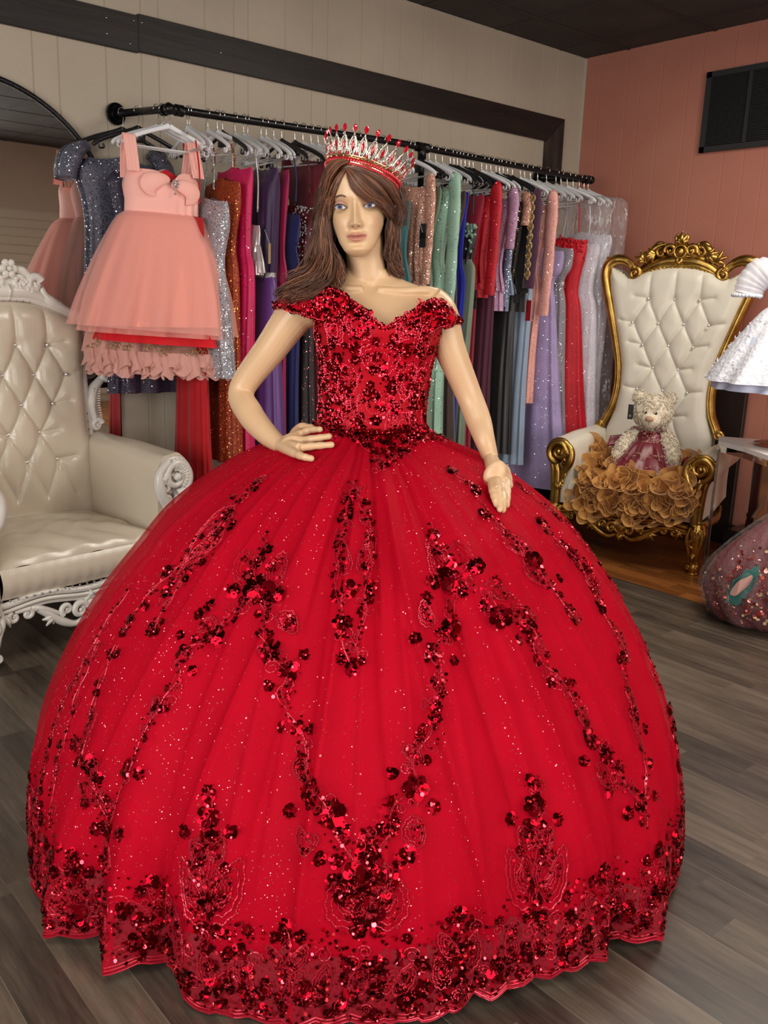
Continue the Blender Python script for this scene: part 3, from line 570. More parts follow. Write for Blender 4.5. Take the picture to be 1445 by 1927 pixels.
def face_disp(x, z):
    d = np.zeros_like(x)
    for s in (-1, 1):
        d -= .0150 * G(x, s * .0365, .0200) * G(z, .001, .0125)
        d += .0045 * G(x, s * .034, .022) * G(z, .0235, .0075)
        d += .0050 * G(x, s * .046, .018) * G(z, -.032, .020)
        d += .0095 * G(x, s * .0125, .0052) * G(z, -.0420, .0060)
        d -= .0060 * G(x, s * .0070, .0030) * G(z, -.0480, .0022)
        d -= .0035 * G(x, s * .032, .012) * G(z, -.066, .018)
        d -= .002 * G(x, s * .020, .006) * G(z, -.052, .012)
    t = np.clip((.014 - z) / (.014 + .041), 0, 1); nz = np.where(z > -.041, .0045 + .0195 * t ** 1.15, .024 * np.clip((z + .0535) / .0125, 0, 1) ** .7)
    nz = np.where(z > .014, .0045 * np.exp(-((z - .014) / .014) ** 2), nz); nw = .0062 + .0045 * t ** 1.5
    d += nz * np.exp(-np.abs(x / nw) ** 2.2)
    env = lambda w_: np.clip(1 - (x / w_) ** 2, 0, 1) ** 1.1
    zl = -.0705 + .0016 * np.abs(x / .024)
    d += .0075 * G(z, zl + .0058 - .0012 * G(x, 0, .004), .0044) * env(.0265) + .0090 * G(z, zl - .0070, .0056) * env(.0235)
    d -= .0055 * G(z, zl, .0018) * env(.028)
    d -= .0022 * G(x, 0, .0035) * G(z, -.0570, .0055) + .0035 * G(x, 0, .018) * G(z, -.0885, .006)
    d += .0055 * G(x, 0, .0170) * G(z, -.098, .0110)
    return d
body = MB()
def loft(secs, n=40):
    s = A(secs, float); k = smoothpath(s, 10 * len(s)); a = np.linspace(0, 2 * np.pi, n, endpoint=False)
    P = np.stack([k[:, 0][:, None] + np.outer(k[:, 3], np.cos(a)), k[:, 1][:, None] + np.outer(k[:, 4], np.sin(a)), np.repeat(k[:, 2][:, None], n, 1)], -1)
    m = MB(); m.grid(P, cv=True); L_ = len(k) * n; m.F.append(tuple(range(n))[::-1]); m.F.append(tuple(range(L_ - n, L_))); m.MI += [0, 0]; body.join(m)
nk = mp(688, 505, .0)
loft([(.004, .01, .90, .155, .105), (.004, .005, .98, .150, .105), (.004, 0, 1.06, .128, .092), (.006, 0, 1.16, .126, .094), (.008, 0, 1.24, .134, .102), (.010, 0, 1.31, .148, .108), (.006, .004, 1.365, .160, .092), (.000, .012, 1.405, .165, .068), (-.006, .022, 1.437, .135, .052), (-.012, .030, 1.458, .085, .046), (-.018, .030, 1.480, .056, .050)])
loft([(-.012, .032, 1.40, .060, .050), (-.018, .030, 1.45, .054, .051), (-.025, .022, 1.50, .0495, .050), (-.031, .012, 1.545, .0500, .051), (-.034, .006, 1.60, .050, .055), (-.036, .01, 1.63, .05, .055)])
for s in (-1, 1):
    body.join(MB().ell((.010 + s * .066, -.072, 1.325), (.052, .042, .046), 28, 18))
    body.join(MB().tube(smoothpath([(-.012 + s * .018, -.034, 1.428), (s * .07, -.032, 1.427), (s * .13, -.010, 1.432), (s * .168, .016, 1.426)], 20), np.linspace(.009, .013, 20), 10))
body.join(head_mb())
def limb(pts, rad, n=22):
    P = smoothpath([tuple(p) + (r,) for p, r in zip(pts, rad)], 60); body.join(MB().tube(P[:, :3], P[:, 3], n))
def S_(x, y, off):
    a, z = hit(x, y); p = SP(A(a), A(z), 0, 1.0); return p + nrm(OM - p) * off * 1.15 + A([0, 0, .004])
# arm with the hand on the hip (left in the photo)
aL = [mp(580, 578, .012), mp(556, 592, .014), mp(510, 655, .03), mp(455, 733, .055), mp(470, 778, .0), mp(500, 815, -.06), mp(528, 838, -.105)]
limb(aL, [.052, .050, .0425, .0350, .0355, .0295, .0215]); body.join(MB().ell(mp(560, 582, .012), (.050, .048, .046), 24, 16))
aR = [mp(806, 572, .012), mp(828, 592, .012), mp(846, 655, .01), mp(880, 738, .02), mp(900, 790, -.005), mp(912, 828, -.045), S_(922, 864, .050)]
limb(aR, [.050, .047, .0415, .0350, .0335, .0270, .0215]); body.join(MB().ell(mp(822, 582, .012), (.046, .046, .045), 24, 16))
def fing(pts, r0, r1):
    P = smoothpath(A(pts), 22); r = np.linspace(r0, r1, 22) * (1 + .06 * np.cos(np.linspace(0, 6 * math.pi, 22))); body.join(MB().tube(P, r, 12)); body.join(MB().ell(P[-1], r1 * 1.0, 10, 8))
# left-hand side of the photo: palm and four fingers fanned over the waist, thumb tucked behind
wr = aL[-1]; kn = [S_(563, 820, .022), S_(568, 832, .024), S_(566, 845, .022), S_(556, 856, .018)]
for k_, r in zip(kn, (.0125, .0135, .013, .012)): body.join(MB().tube(smoothpath([wr, (wr + k_) / 2 + A([0, -.006, .002]), k_], 14), np.linspace(.0185, r, 14), 14))
body.join(MB().ell((wr + kn[1] + kn[2]) / 3 + A([0, .004, 0]), (.034, .015, .024), 18, 12))
for k_, m_, t_ in zip(kn, ((585, 812), (594, 828), (594, 842), (570, 862)), ((604, 811), (620, 824), (624, 840), (586, 866))):
    m3 = S_(m_[0], m_[1], .021); t3 = S_(t_[0], t_[1], .010); fing([k_, m3, t3], .0112, .0082)
fing([wr + A([.01, .02, -.01]), S_(560, 818, .012) + A([0, .035, .01]), S_(585, 815, .01) + A([0, .05, .005])], .012, .008)
# right-hand side: open hand hanging beside the skirt
wr = aR[-1]; kn = [S_(951, 913, .036), S_(943, 920, .038), S_(935, 925, .036), S_(927, 927, .030)]
for k_, r in zip(kn, (.0120, .0125, .0120, .0110)): body.join(MB().tube(smoothpath([wr, (wr + k_) / 2 + A([0, -.004, 0]), k_], 14), np.linspace(.0190, r, 14), 14))
body.join(MB().ell(S_(930, 896, .040), (.0275, .014, .038), 20, 14, rot=A([[.93, 0, .36], [0, 1, 0], [-.36, 0, .93]])))
for k_, m_, t_ in zip(kn, ((954, 934, .034), (946, 941, .034), (939, 944, .032), (930, 942, .026)), ((953, 954, .018), (946, 963, .014), (940, 962, .014), (934, 953, .014))):
    fing([k_, S_(*m_), S_(*t_)], .0106, .0076)
fing([wr + A([.010, -.006, -.010]), S_(949, 886, .052), S_(956, 902, .048), S_(959, 917, .038)], .0135, .0078)
def remesh(mb, vox, sm=4):
    me = mb.mesh('tmp', []); o = bpy.data.objects.new('tmp', me); COL.objects.link(o)
    m = o.modifiers.new('r', 'REMESH'); m.mode = 'VOXEL'; m.voxel_size = vox; m.adaptivity = 0
    s = o.modifiers.new('s', 'SMOOTH'); s.iterations = sm; s.factor = .5
    bpy.context.view_layer.update(); r = bpy.data.meshes.new_from_object(o.evaluated_get(bpy.context.evaluated_depsgraph_get()))
    bpy.data.objects.remove(o); return r
me = remesh(body, .0024, 6); me.name = 'body'
bm_ = bmesh.new(); bm_.from_mesh(me); es = set()
for f_ in bm_.faces:
    hc = m2h(A(f_.calc_center_median()))
    if -.112 < hc[2] < .035 and abs(hc[0]) < .056 and hc[1] < .045: es.update(f_.edges)
bmesh.ops.subdivide_edges(bm_, edges=list(es), cuts=2, use_grid_fill=True, smooth=1.0); bm_.to_mesh(me); bm_.free()
nv = len(me.vertices); V = np.zeros(nv * 3); me.vertices.foreach_get('co', V); V = V.reshape(-1, 3); h = m2h(V)
fm = (h[:, 2] > -.125) & (h[:, 2] < .075) & (np.abs(h[:, 0]) < .066)
yf = np.interp(h[:, 2], HZ, HF); front = np.clip((yf + .055 - h[:, 1]) / .03, 0, 1) * fm
h[:, 1] -= face_disp(h[:, 0], h[:, 2]) * front
# collar bones and throat hollow
V2 = h2m(h); nh = mp(700, 540, -.05); V2[:, 1] += .010 * np.exp(-((V2[:, 0] - nh[0]) / .016) ** 2 - ((V2[:, 2] - nh[2]) / .014) ** 2) * (V2[:, 1] < 0)
me.vertices.foreach_set('co', V2.ravel()); me.update()
at = me.color_attributes.new('paint', 'FLOAT_COLOR', 'POINT'); col = np.tile(A(srgb(208, 172, 134)), (nv, 1))
def paintm(m_, c_): 
    m_ = np.clip(m_, 0, 1)[:, None] * (front > .5)[:, None]; col[:] = col * (1 - m_) + A(c_) * m_
zl = -.0705 + .0016 * np.abs(h[:, 0] / .024); ev_ = np.clip(1 - (h[:, 0] / .0275) ** 2, 0, 1) ** 1.05
lip = 1 / (1 + np.exp(-(ev_ * (.0100 - .0022 * G(h[:, 0], 0, .004)) - (h[:, 2] - zl)) / .0007)) * 1 / (1 + np.exp(-((h[:, 2] - zl) + ev_ * .0125) / .0007)) * (ev_ > .02)
paintm(lip * .85, srgb(186, 118, 104))
paintm(.75 * G(h[:, 2] - zl, 0, .0012) * (np.abs(h[:, 0]) < .024), srgb(130, 70, 64))
for s in (-1, 1): paintm(.8 * G(h[:, 0], s * .0070, .0030) * G(h[:, 2], -.0478, .0022), srgb(110, 66, 50))
for s in (-1, 1): paintm(.6 * G(h[:, 0], s * .037, .018) * G(h[:, 2], .010, .008), srgb(160, 112, 108)); paintm(.18 * G(h[:, 0], s * .047, .016) * G(h[:, 2], -.035, .018), srgb(206, 140, 118))
at.data.foreach_set('color', col.ravel()); me.polygons.foreach_set('use_smooth', [True] * len(me.polygons))
t = NT('mannequin_skin'); va = t.n('ShaderNodeVertexColor', layer_name='paint'); t.set(Base_Color=va.outputs[0], Roughness=.36, Specular_IOR_Level=.45); SKIN = t.m
me.materials.clear(); me.materials.append(SKIN); bo = bpy.data.objects.new('body', me); COL.objects.link(bo); bo.parent = man
# stand inside the skirt
MB().lathe([(.0, .02), (.19, .02), (.19, .012), (.19, .0), (.0, .0)][::-1], 40).build('base_plate', CHROME, man)
MB().tube([(0, .01, .015), (0, .01, .92)], .014, 14).build('pole', CHROME, man)
# eyes
EYEW = mat('eye_white', srgb(172, 166, 164), .12); t = NT('eye_iris'); t.set(Base_Color=srgb(84, 88, 120), Roughness=.08); IRIS = t.m; PUP = mat('eye_pupil', (.01, .01, .015, 1), .05); IRR = mat('iris_rim', srgb(58, 60, 88), .1)
BROW = mat('brow_paint', srgb(96, 62, 60), .5); LASH = mat('lash_liner', srgb(52, 38, 38), .5); LID = mat('eyelid_skin', srgb(190, 146, 126), .36)
for s in (-1, 1):
    cx_ = s * .0362; cy_ = .0108; Rr = .0150
    up = lambda x: .0010 + .0062 * np.clip(1 - (x / .0150) ** 2, 0, 1) ** .65 + .06 * x * s
    lo = lambda x: .0006 - .0046 * np.clip(1 - (x / .0150) ** 2, 0, 1) ** .8 + .06 * x * s
    ye = lambda x, z, r=Rr: cy_ - np.sqrt(np.clip(r * r - (x * .86) ** 2 - (z) ** 2, 1e-7, 1)) + .0
    x = np.linspace(-.0150, .0150, 30); U = np.linspace(0, 1, 12)[:, None]; Zg = lo(x) * (1 - U) + up(x) * U; Xg = np.repeat(x[None], 12, 0)
    b = MB().grid(h2m(np.stack([cx_ + Xg, ye(Xg, Zg), Zg], -1)), mi=0)
    gx_ = .0006 * -1; a = np.linspace(0, 2 * np.pi, 24, endpoint=False)
    for rr, off, mi in ((.0061, .0005, 3), (.0053, .0008, 1), (.0023, .0011, 2)):
        X = gx_ + rr * np.cos(a); Z = .0012 + rr * np.sin(a); Z = np.minimum(Z, up(X)); Z = np.maximum(Z, lo(X)); P = h2m(np.stack([cx_ + X, ye(X, Z) - off, Z], -1)); b.add(P, [tuple(range(24))[::-1]], mi)
    eo = b.build('eye', [EYEW, IRIS, PUP, IRR], man); eo['label'] = 'painted blue-grey eye'
    U = np.linspace(0, 1, 8)[:, None]; x2 = np.linspace(-.0168, .0168, 32); Z2 = up(x2) * 1.0 + U * (.0070 * np.clip(1 - (x2 / .018) ** 2, 0, 1) ** .5 + .001); X2 = np.repeat(x2[None], 8, 0)
    MB().grid(h2m(np.stack([cx_ + X2, ye(X2 * .9, Z2 * .8, Rr + .0014) - .0008 + .005 * U ** 2.0, Z2], -1))).build('eyelid', LID, man)
    P = h2m(np.stack([cx_ + x2, ye(x2 * .9, up(x2) * .8, Rr + .0014) - .0012, up(x2) + .0003], -1)); MB().tube(P, .00130 * np.clip(1.25 - (x2 * s < 0) * .5, 0, 2), 6).build('lash_line', LASH, man)
    xb = np.linspace(-.0155, .0215, 24); tb = np.linspace(0, 1, 24)
    if s < 0:
        xx = cx_ - xb; zz_ = .0215 + .0075 * np.sin(np.pi * np.clip(tb * .8 + .08, 0, 1)) - .0045 * tb ** 2 * 2
        yy = np.interp(zz_, HZ, HF) - face_disp(xx, zz_); yy = yy + .9 * (xx / .075) ** 2 * .030 - .0015
        MB().tube(h2m(np.stack([xx, yy, zz_], -1)), np.interp(tb, [0, .2, .6, 1], [.0026, .0036, .0027, .0010]), 6, flat=.6).build('eyebrow', BROW, man)
# ---- wig
HAIRM = [mat('hair_brown', srgb(92, 54, 36), .42, Specular_IOR_Level=.6), mat('hair_light_brown', srgb(142, 92, 62), .42, Specular_IOR_Level=.6), mat('hair_dark_brown', srgb(52, 29, 20), .45, Specular_IOR_Level=.5)]
hb = MB()
def sheet(guides, n, thick, wav=.004, r=.0011, per=26, seg=3, ph=0.0, jit=.004, rt=.35, wl=3.0):
    Gd = [smoothpath(mpl(g_) if len(g_[0]) == 3 else A(g_), per) for g_ in guides]; Gd = A(Gd); K = len(Gd)
    Gs = smoothpath(Gd.reshape(K, -1), 60).reshape(60, per, 3) if K > 2 else np.linspace(0, 1, 60)[:, None, None] * (Gd[1] - Gd[0]) + Gd[0]
    s = np.linspace(0, 1, per)
    for i in range(n):
        k = random.random() * 58.99; j = int(k); P = Gs[j] * (1 - k + j) + Gs[j + 1] * (k - j); P = P.copy()
        q = random.random(); P[:, 1] += thick * q * (.3 + .7 * np.sin(np.pi * np.clip(s * .9 + .1, 0, 1)))
        clump = math.floor(k / 4) * 1.7; f = wav * s ** 1.3 * 2.0
        P[:, 0] += f * np.sin(2 * math.pi * wl * s + clump + ph) + random.gauss(0, jit) * s
        P[:, 1] += f * np.cos(2 * math.pi * wl * .8 * s + clump + ph) + random.gauss(0, jit) * s * .7
        P[:, 2] += random.gauss(0, jit * 1.5) * s
        L_ = int(per * random.uniform(.82, 1.0)); rr = r * random.uniform(.7, 1.3) * (1 - (1 - rt) * np.linspace(0, 1, L_) ** 2)
        hb.tube(P[:L_], rr, seg, False, random.choices((0, 1, 2), (5, 2 if q < .3 else .4, 3 if q > .3 else 1))[0])
def cap_mb():
    b = MB(); z = np.linspace(-.06, .150, 40); W_ = np.interp(z, [-.06, -.02, .035, .08, .115, .138, .150], [.066, .080, .088, .086, .068, .036, .004]); B1 = np.interp(z, [-.06, 0, .05, .11, .14, .150], [.150, .196, .200, .172, .130, .09]); F1 = np.interp(z, [-.06, 0, .04, .07, .10, .13, .150], [.07, .06, .045, .0, -.002, .035, .085])
    a = np.linspace(0, 2 * np.pi, 60, endpoint=False); return b.grid(h2m(np.stack([np.outer(W_, np.cos(a)), (F1 + B1)[:, None] / 2 + np.outer((B1 - F1) / 2, np.sin(a)), np.repeat(z[:, None], 60, 1)], -1)), cv=True, flip=True)
hb.join(cap_mb())
# crown of the head: combed from the parting to both sides
sheet([[(652, 322, -.075), (640, 330, -.085), (630, 350, -.085), (620, 378, -.070), (613, 410, -.050)], [(650, 315, -.065), (632, 325, -.070), (617, 350, -.060), (606, 385, -.045), (600, 420, -.03)], [(655, 300, -.02), (628, 315, -.02), (608, 350, -.01), (598, 390, 0), (592, 430, .0)], [(665, 285, .05), (630, 300, .06), (604, 340, .06), (594, 390, .05), (588, 440, .04)]], 420, .012, .0015, .0012)
sheet([[(655, 320, -.078), (700, 322, -.062), (735, 348, -.040), (748, 390, -.020), (752, 430, -.01)], [(658, 305, -.03), (705, 308, -.02), (742, 338, .0), (756, 385, .01), (758, 430, .01)], [(668, 288, .04), (715, 296, .05), (750, 335, .05), (764, 385, .05), (762, 430, .04)]], 420, .012, .0015, .0012)
# fringe swept from the parting across the forehead
sheet([[(650, 318, -.090), (655, 338, -.100), (664, 356, -.104), (684, 374, -.102), (708, 386, -.088), (726, 396, -.066), (736, 412, -.045)], [(654, 316, -.090), (668, 332, -.102), (684, 350, -.104), (702, 366, -.096), (722, 380, -.076), (736, 396, -.054), (742, 418, -.035)],
       [(660, 312, -.086), (686, 324, -.094), (708, 340, -.088), (726, 360, -.070), (740, 384, -.045), (748, 410, -.028), (748, 436, -.018)]], 620, .010, .001, .0011, jit=.002)
sheet([[(651, 318, -.088), (643, 332, -.096), (634, 350, -.094), (627, 372, -.082), (623, 396, -.068), (620, 425, -.056)], [(650, 316, -.084), (638, 326, -.088), (626, 345, -.080), (616, 372, -.064), (610, 400, -.052), (607, 430, -.04)]], 300, .010, .001, .0011, jit=.002)
# long left fall with loose curls
sheet([[(618, 380, -.050), (620, 420, -.060), (628, 455, -.062), (640, 490, -.065), (634, 520, -.075), (618, 545, -.09)],
       [(608, 390, -.045), (606, 430, -.055), (606, 470, -.062), (614, 505, -.072), (606, 535, -.085), (588, 558, -.10)],
       [(600, 400, -.03), (594, 440, -.04), (586, 480, -.055), (584, 515, -.07), (570, 545, -.085), (555, 565, -.09)],
       [(596, 400, -.01), (588, 440, -.02), (574, 485, -.035), (560, 515, -.05), (546, 535, -.06), (532, 556, -.07)]], 900, .060, .007, .0013, per=34, jit=.006, wl=1.8)
sheet([[(600, 440, -.045), (592, 480, -.062), (575, 505, -.085), (552, 520, -.095), (538, 535, -.09), (528, 552, -.075), (534, 562, -.07)], [(610, 440, -.052), (604, 485, -.072), (590, 520, -.095), (562, 540, -.105), (546, 552, -.10), (540, 566, -.09)],
       [(622, 450, -.058), (630, 490, -.078), (620, 525, -.10), (596, 548, -.11), (575, 556, -.11), (565, 548, -.105)]], 420, .025, .010, .0012, per=34, jit=.007, wl=1.5)
sheet([[(630, 460, -.055), (642, 490, -.06), (643, 515, -.07), (632, 540, -.09), (612, 556, -.10)], [(622, 450, -.05), (634, 490, -.055), (636, 520, -.07), (622, 548, -.09), (600, 565, -.11)]], 220, .03, .006, .0011, per=30, jit=.005)
# right fall behind the shoulder
sheet([[(732, 395, -.045), (726, 430, -.040), (724, 465, -.030), (730, 495, -.020), (738, 520, -.015)], [(744, 400, -.025), (742, 440, -.020), (740, 480, -.010), (744, 505, -.005), (750, 524, 0)], [(752, 400, .0), (754, 440, .005), (754, 480, .01), (756, 505, .01), (758, 524, .01)]], 700, .06, .003, .0013, per=28, jit=.003)
sheet([[(740, 360, .02), (744, 430, .04), (744, 500, .05), (748, 530, .05)], [(690, 330, .10), (690, 420, .12), (695, 500, .11), (700, 540, .10)], [(640, 350, .08), (630, 430, .09), (620, 500, .08), (610, 550, .06)], [(604, 380, .05), (594, 440, .05), (584, 510, .02), (574, 550, .0)]], 900, .03, .004, .0020, per=28)
sheet([[(652, 314, -.090), (680, 322, -.102), (710, 338, -.094), (733, 360, -.070), (748, 392, -.040), (752, 425, -.03)], [(652, 308, -.082), (690, 312, -.090), (722, 328, -.076), (745, 356, -.050), (758, 395, -.02), (758, 430, -.015)]], 420, .008, .001, .0013, jit=.002)
sheet([[(656, 305, -.094), (642, 311, -.101), (630, 324, -.098), (620, 346, -.082), (614, 380, -.06)], [(657, 298, -.084), (634, 303, -.090), (620, 318, -.082), (611, 345, -.066), (605, 385, -.05)], [(660, 292, -.05), (628, 300, -.05), (612, 318, -.045), (604, 350, -.04), (598, 395, -.03)]], 420, .008, .001, .0012, jit=.002)
hair = hb.build('hair', HAIRM, man)
hair['label'] = 'long brown wig with a side parting and swept fringe'
# ---- off-shoulder sleeves of the gown
def sleeve(top, bot, name='sleeve'):
    n = 60; Tp, Bt = smoothpath(A(top), n), smoothpath(A(bot), n); m = 12; u = np.linspace(0, 1, m)[:, None, None]; c = (Tp.mean(0) + Bt.mean(0)) / 2 + A([0, .02, 0])
    P = Tp[None] * (1 - u) + Bt[None] * u; out = nrm(P - c); P = P + out * (.010 * np.sin(np.pi * u)) + out * .0025 * np.sin(np.linspace(0, 40, n))[None, :, None] * np.sin(np.pi * u * .8)
    o = MB().grid(P).build(name, RED_S, gown); solidify(o, .0022, 0)
    N = nrm(np.cross(np.gradient(P, axis=0), np.gradient(P, axis=1))); N = np.where((np.sum(N * out, -1) < 0)[..., None], -N, N); b = MB()
    for k in range(75):
        i, j = random.randrange(0, m), random.randrange(n); flower(b, P[i, j] + N[i, j] * .003, N[i, j], random.uniform(.006, .0115), .4)
    for k in range(360):
        i, j = random.randrange(m), random.randrange(n); b.disc(P[i, j] + N[i, j] * .004 + A([random.gauss(0, .002) for _ in range(3)]), N[i, j] + A([random.gauss(0, .4) for _ in range(3)]), random.uniform(.002, .0038), 6, 2 if random.random() < .35 else 1)
    for row in (0, m - 1):
        for j in range(0, n, 1): flower(b, P[row, j] + N[row, j] * .002, N[row, j], random.uniform(.004, .007), .4, 5)
    for k in range(10):
        i, j = random.randrange(2, m - 2), random.randrange(4, n - 4); a = np.linspace(0, 8, 26); X = nrm(np.gradient(P, axis=1))[i, j]; Y = np.cross(N[i, j], X); r = .014 * (1 - a / 11)
        b.tube(P[i, j] + N[i, j] * .004 + np.outer(r * np.cos(a), X) + np.outer(r * np.sin(a), Y), .0013, 4, False, 0)
    b.build('sleeve_lace', GM, gown, smooth=False)
sleeve([mp(655, 560, -.118), mp(625, 545, -.098), mp(580, 545, -.072), mp(543, 553, -.045), mp(524, 572, .005), mp(540, 568, .07), mp(585, 555, .085)],
       [mp(640, 600, -.120), mp(606, 600, -.095), mp(583, 594, -.085), mp(553, 583, -.055), mp(528, 580, .005), mp(542, 592, .07), mp(590, 600, .085)])
sleeve([mp(768, 596, -.125), mp(795, 573, -.105), mp(818, 566, -.080), mp(840, 576, -.055), mp(857, 598, .0), mp(852, 590, .06), mp(810, 572, .085)],
       [mp(792, 640, -.118), mp(812, 622, -.095), mp(832, 612, -.078), mp(846, 612, -.050), mp(858, 608, .005), mp(850, 622, .06), mp(806, 620, .085)])
# ---- crown
RUBY = mat('ruby_glass', (.62, .002, .02, 1), .06, .35, Coat_Weight=1.0); RHINE = glitter('rhinestone', (.62, .56, .48, 1), (1, .95, .88, 1), cell=.0028, dens=.9, rough=.25, tilt=1.6, metal_base=.9, grough=.12); GOLDW = mat('pale_gold_wire', srgb(226, 204, 160), .22, 1.0)
crown = thing('crown', 'tall rhinestone crown with red gems on the wig', 'crown', tuple(MC), MROT)
RC = .0885; t1, t2 = math.radians(14), math.radians(-10)
RX = A([[math.cos(t1), 0, math.sin(t1)], [0, 1, 0], [-math.sin(t1), 0, math.cos(t1)]]); RY = A([[1, 0, 0], [0, math.cos(t2), -math.sin(t2)], [0, math.sin(t2), math.cos(t2)]]); CR = RX @ RY
CO = mp(680, 339, -.005)
def c2m(P): return A(P, float) @ CR.T + CO
ang = np.linspace(math.radians(-225), math.radians(45), 120)
ring = lambda r, z, a: np.stack([r * np.cos(a), r * np.sin(a), z + 0 * a], -1)
b = MB(); b.grid(c2m(A([ring(RC, 0, ang), ring(RC + .003, .008, ang), ring(RC + .006, .022, ang)])))
b.tube(c2m(ring(RC + .001, -.001, ang)), .0014, 6, mi=0); b.tube(c2m(ring(RC + .007, .0235, ang)), .0016, 6); o = b.build('band', GOLDW, crown); solidify(o, .002, 0)
for zz_, rr, sx in ((.0040, .0027, .62), (.0130, .0044, 1.0)):
    b = MB(); n = 96 if rr < .003 else 62
    for i in range(n):
        a = ang[0] + (ang[-1] - ang[0]) * i / (n - 1); p = A([(RC + .0045 + zz_ * .25) * math.cos(a), (RC + .0045 + zz_ * .25) * math.sin(a), zz_]); ca, sa = math.cos(a), math.sin(a)
        rt = A([[-sa, ca, 0], [ca, sa, 0], [0, 0, 1.]]).T; tl_ = A([[1, 0, .0], [0, 1, 0], [0, 0, 1]]); q = MB().ell((0, 0, 0), (rr * .8, rr * .7, rr * 1.35), 7, 5)
        b.join(q, lambda V: c2m((V @ A([[.85, 0, .5], [0, 1, 0], [-.5, 0, .85]]) if rr > .003 else V) @ rt.T + p))
    b.build('gem_row', RUBY, crown)
ns = 20
for i in range(ns):
    a = math.radians(-223 + 266 * i / (ns - 1)); ca, sa = math.cos(a), math.sin(a); hgt = .056 * (1 - .30 * (abs(a + math.pi / 2) / 2.3) ** 2)
    rt = A([[-sa, ca, 0], [ca, sa, 0], [0, 0, 1.]]).T
    def P3(L_): L_ = A(L_, float); return c2m((L_ + A([0, 1, 0]) * (.34 * L_[..., 2:3])) @ rt.T + A([(RC + .006) * ca, (RC + .006) * sa, .021]))
    b = MB(); u_ = np.linspace(0, 1, 16)
    for s in (-1, 1):
        b.tube(P3(np.stack([s * .0092 * np.sin(np.pi * u_) ** .8, 0 * u_, u_ * hgt * .80], -1)), .0023, 6); b.tube(P3(np.stack([s * (.0122 - .002 * u_), 0 * u_ - .001, u_ * hgt * .40], -1)), .0019, 5)
        b.tube(P3(np.stack([s * (.0005 + .0050 * np.sin(np.pi * u_)), 0 * u_ - .001, hgt * (.12 + .58 * u_)], -1)), .0014, 5)
    b.tube(P3([(0, 0, hgt * .76), (0, 0, hgt * 1.0)]), .0014, 6); b.ell(P3([(0, 0, hgt * .84)])[0], .0028, 7, 5)
    sp = b.build('spire', RHINE, crown)
    def gem(z, sx, sz, nm):
        q = MB().lathe([(.0003, -sz), (sx * .6, -sz * .5), (sx, 0), (sx * .75, sz * .5), (.0004, sz)], 8); b2 = MB().join(q, lambda V: P3(V * A([1, .6, 1]) + A([0, .0012, z]))); b2.build(nm, RUBY, sp, angle=20)
    gem(hgt * .42, .0038, .0105, 'gem'); gem(hgt * 1.07, .0062, .0095, 'gem'); 
    b2 = MB().ell(P3([(.0122, .001, .006)])[0], .0036, 7, 5); b2.build('gem', RUBY, sp)
# ================================================================= thrones
def leather(name, c, cell_bump=.25, rough=.38, coat=.3):
    t = NT(name); q = t.co(); v = t.n('ShaderNodeTexVoronoi'); v.inputs['Scale'].default_value = 300; t.l(q, v.inputs['Vector'])
    t.set(Base_Color=c, Roughness=rough, Coat_Weight=coat, Coat_Roughness=.2); t.bump(v.outputs['Distance'], cell_bump, .0015); return t.m
GOLD = NT('antique_gold'); q = GOLD.co(); GOLD.set(Metallic=1.0, Base_Color=GOLD.ramp(GOLD.noise(q, 14, 4), [(.3, srgb(150, 112, 52)), (.7, srgb(212, 172, 92))]), Roughness=.33); GOLD.bump(GOLD.noise(q, 120, 3), .12, .003); GOLD = GOLD.m
WCARVE = mat('white_lacquered_carving', srgb(222, 218, 210), .32, vary=.05, bump=(70, .1), Coat_Weight=.3)
CRYST = mat('crystal_button', (.85, .85, .83, 1), .08, .75, Coat_Weight=1.0)
NAIL_S = mat('steel_nailhead', (.42, .40, .38, 1), .25, 1.0); NAIL_G = mat('gold_nailhead', srgb(176, 148, 100), .3, 1.0)
WK = 1.35
def spiral(b, c, r0, r1, turns, a0, hand, wd0, wd1, y0=0.0, dy=0.0, n=46, seg=8, ball=True, flat=1.0):
    """volute in the x-z plane: starts on radius r0 at angle a0 and winds in"""
    u = np.linspace(0, 1, n); a = a0 + hand * 2 * math.pi * turns * u; r = r0 * (1 - u) ** .9 + r1 * (1 - (1 - u) ** .9)
    P = np.stack([c[0] + r * np.cos(a), y0 - dy * u, c[1] + r * np.sin(a)], -1); b.tube(P, WK * (wd0 * (1 - u) + wd1 * u), seg, up=(0, 1, 0), flat=flat)
    if ball: b.ell((c[0], y0 - dy - r1 * .2, c[1]), r1 * 1.05, 12, 8)
def stroke(b, pts, w0, w1, wm=None, y=0.0, n=26, seg=8, flat=1.0):
    P = smoothpath(A([(p[0], (p[2] if len(p) > 2 else y), p[1]) for p in pts]), n); u = np.linspace(0, 1, n); wm = wm if wm is not None else max(w0, w1)
    b.tube(P, WK * np.interp(u, [0, .45, 1], [w0, wm, w1]), seg, up=(0, 1, 0), flat=flat)
def leafspray(b, c, ang, ln, n=5, spread=1.3, w_=.012, y=0.0, bend=.5, flat=.8):
    for i in range(n):
        f = (i / (n - 1) - .5) if n > 1 else 0; a = ang + f * spread; L_ = ln * (1 - .35 * abs(f) * 2); bd = bend * f * 2
        m_ = (c[0] + L_ * .55 * math.cos(a), c[1] + L_ * .55 * math.sin(a), y - .010 * (1 - abs(f)))
        e_ = (m_[0] + L_ * .5 * math.cos(a + bd), m_[1] + L_ * .5 * math.sin(a + bd), y - .002)
        stroke(b, [(c[0], c[1], y), m_, e_], w_ * .5, w_ * .25, w_, flat=flat, n=12, seg=7)
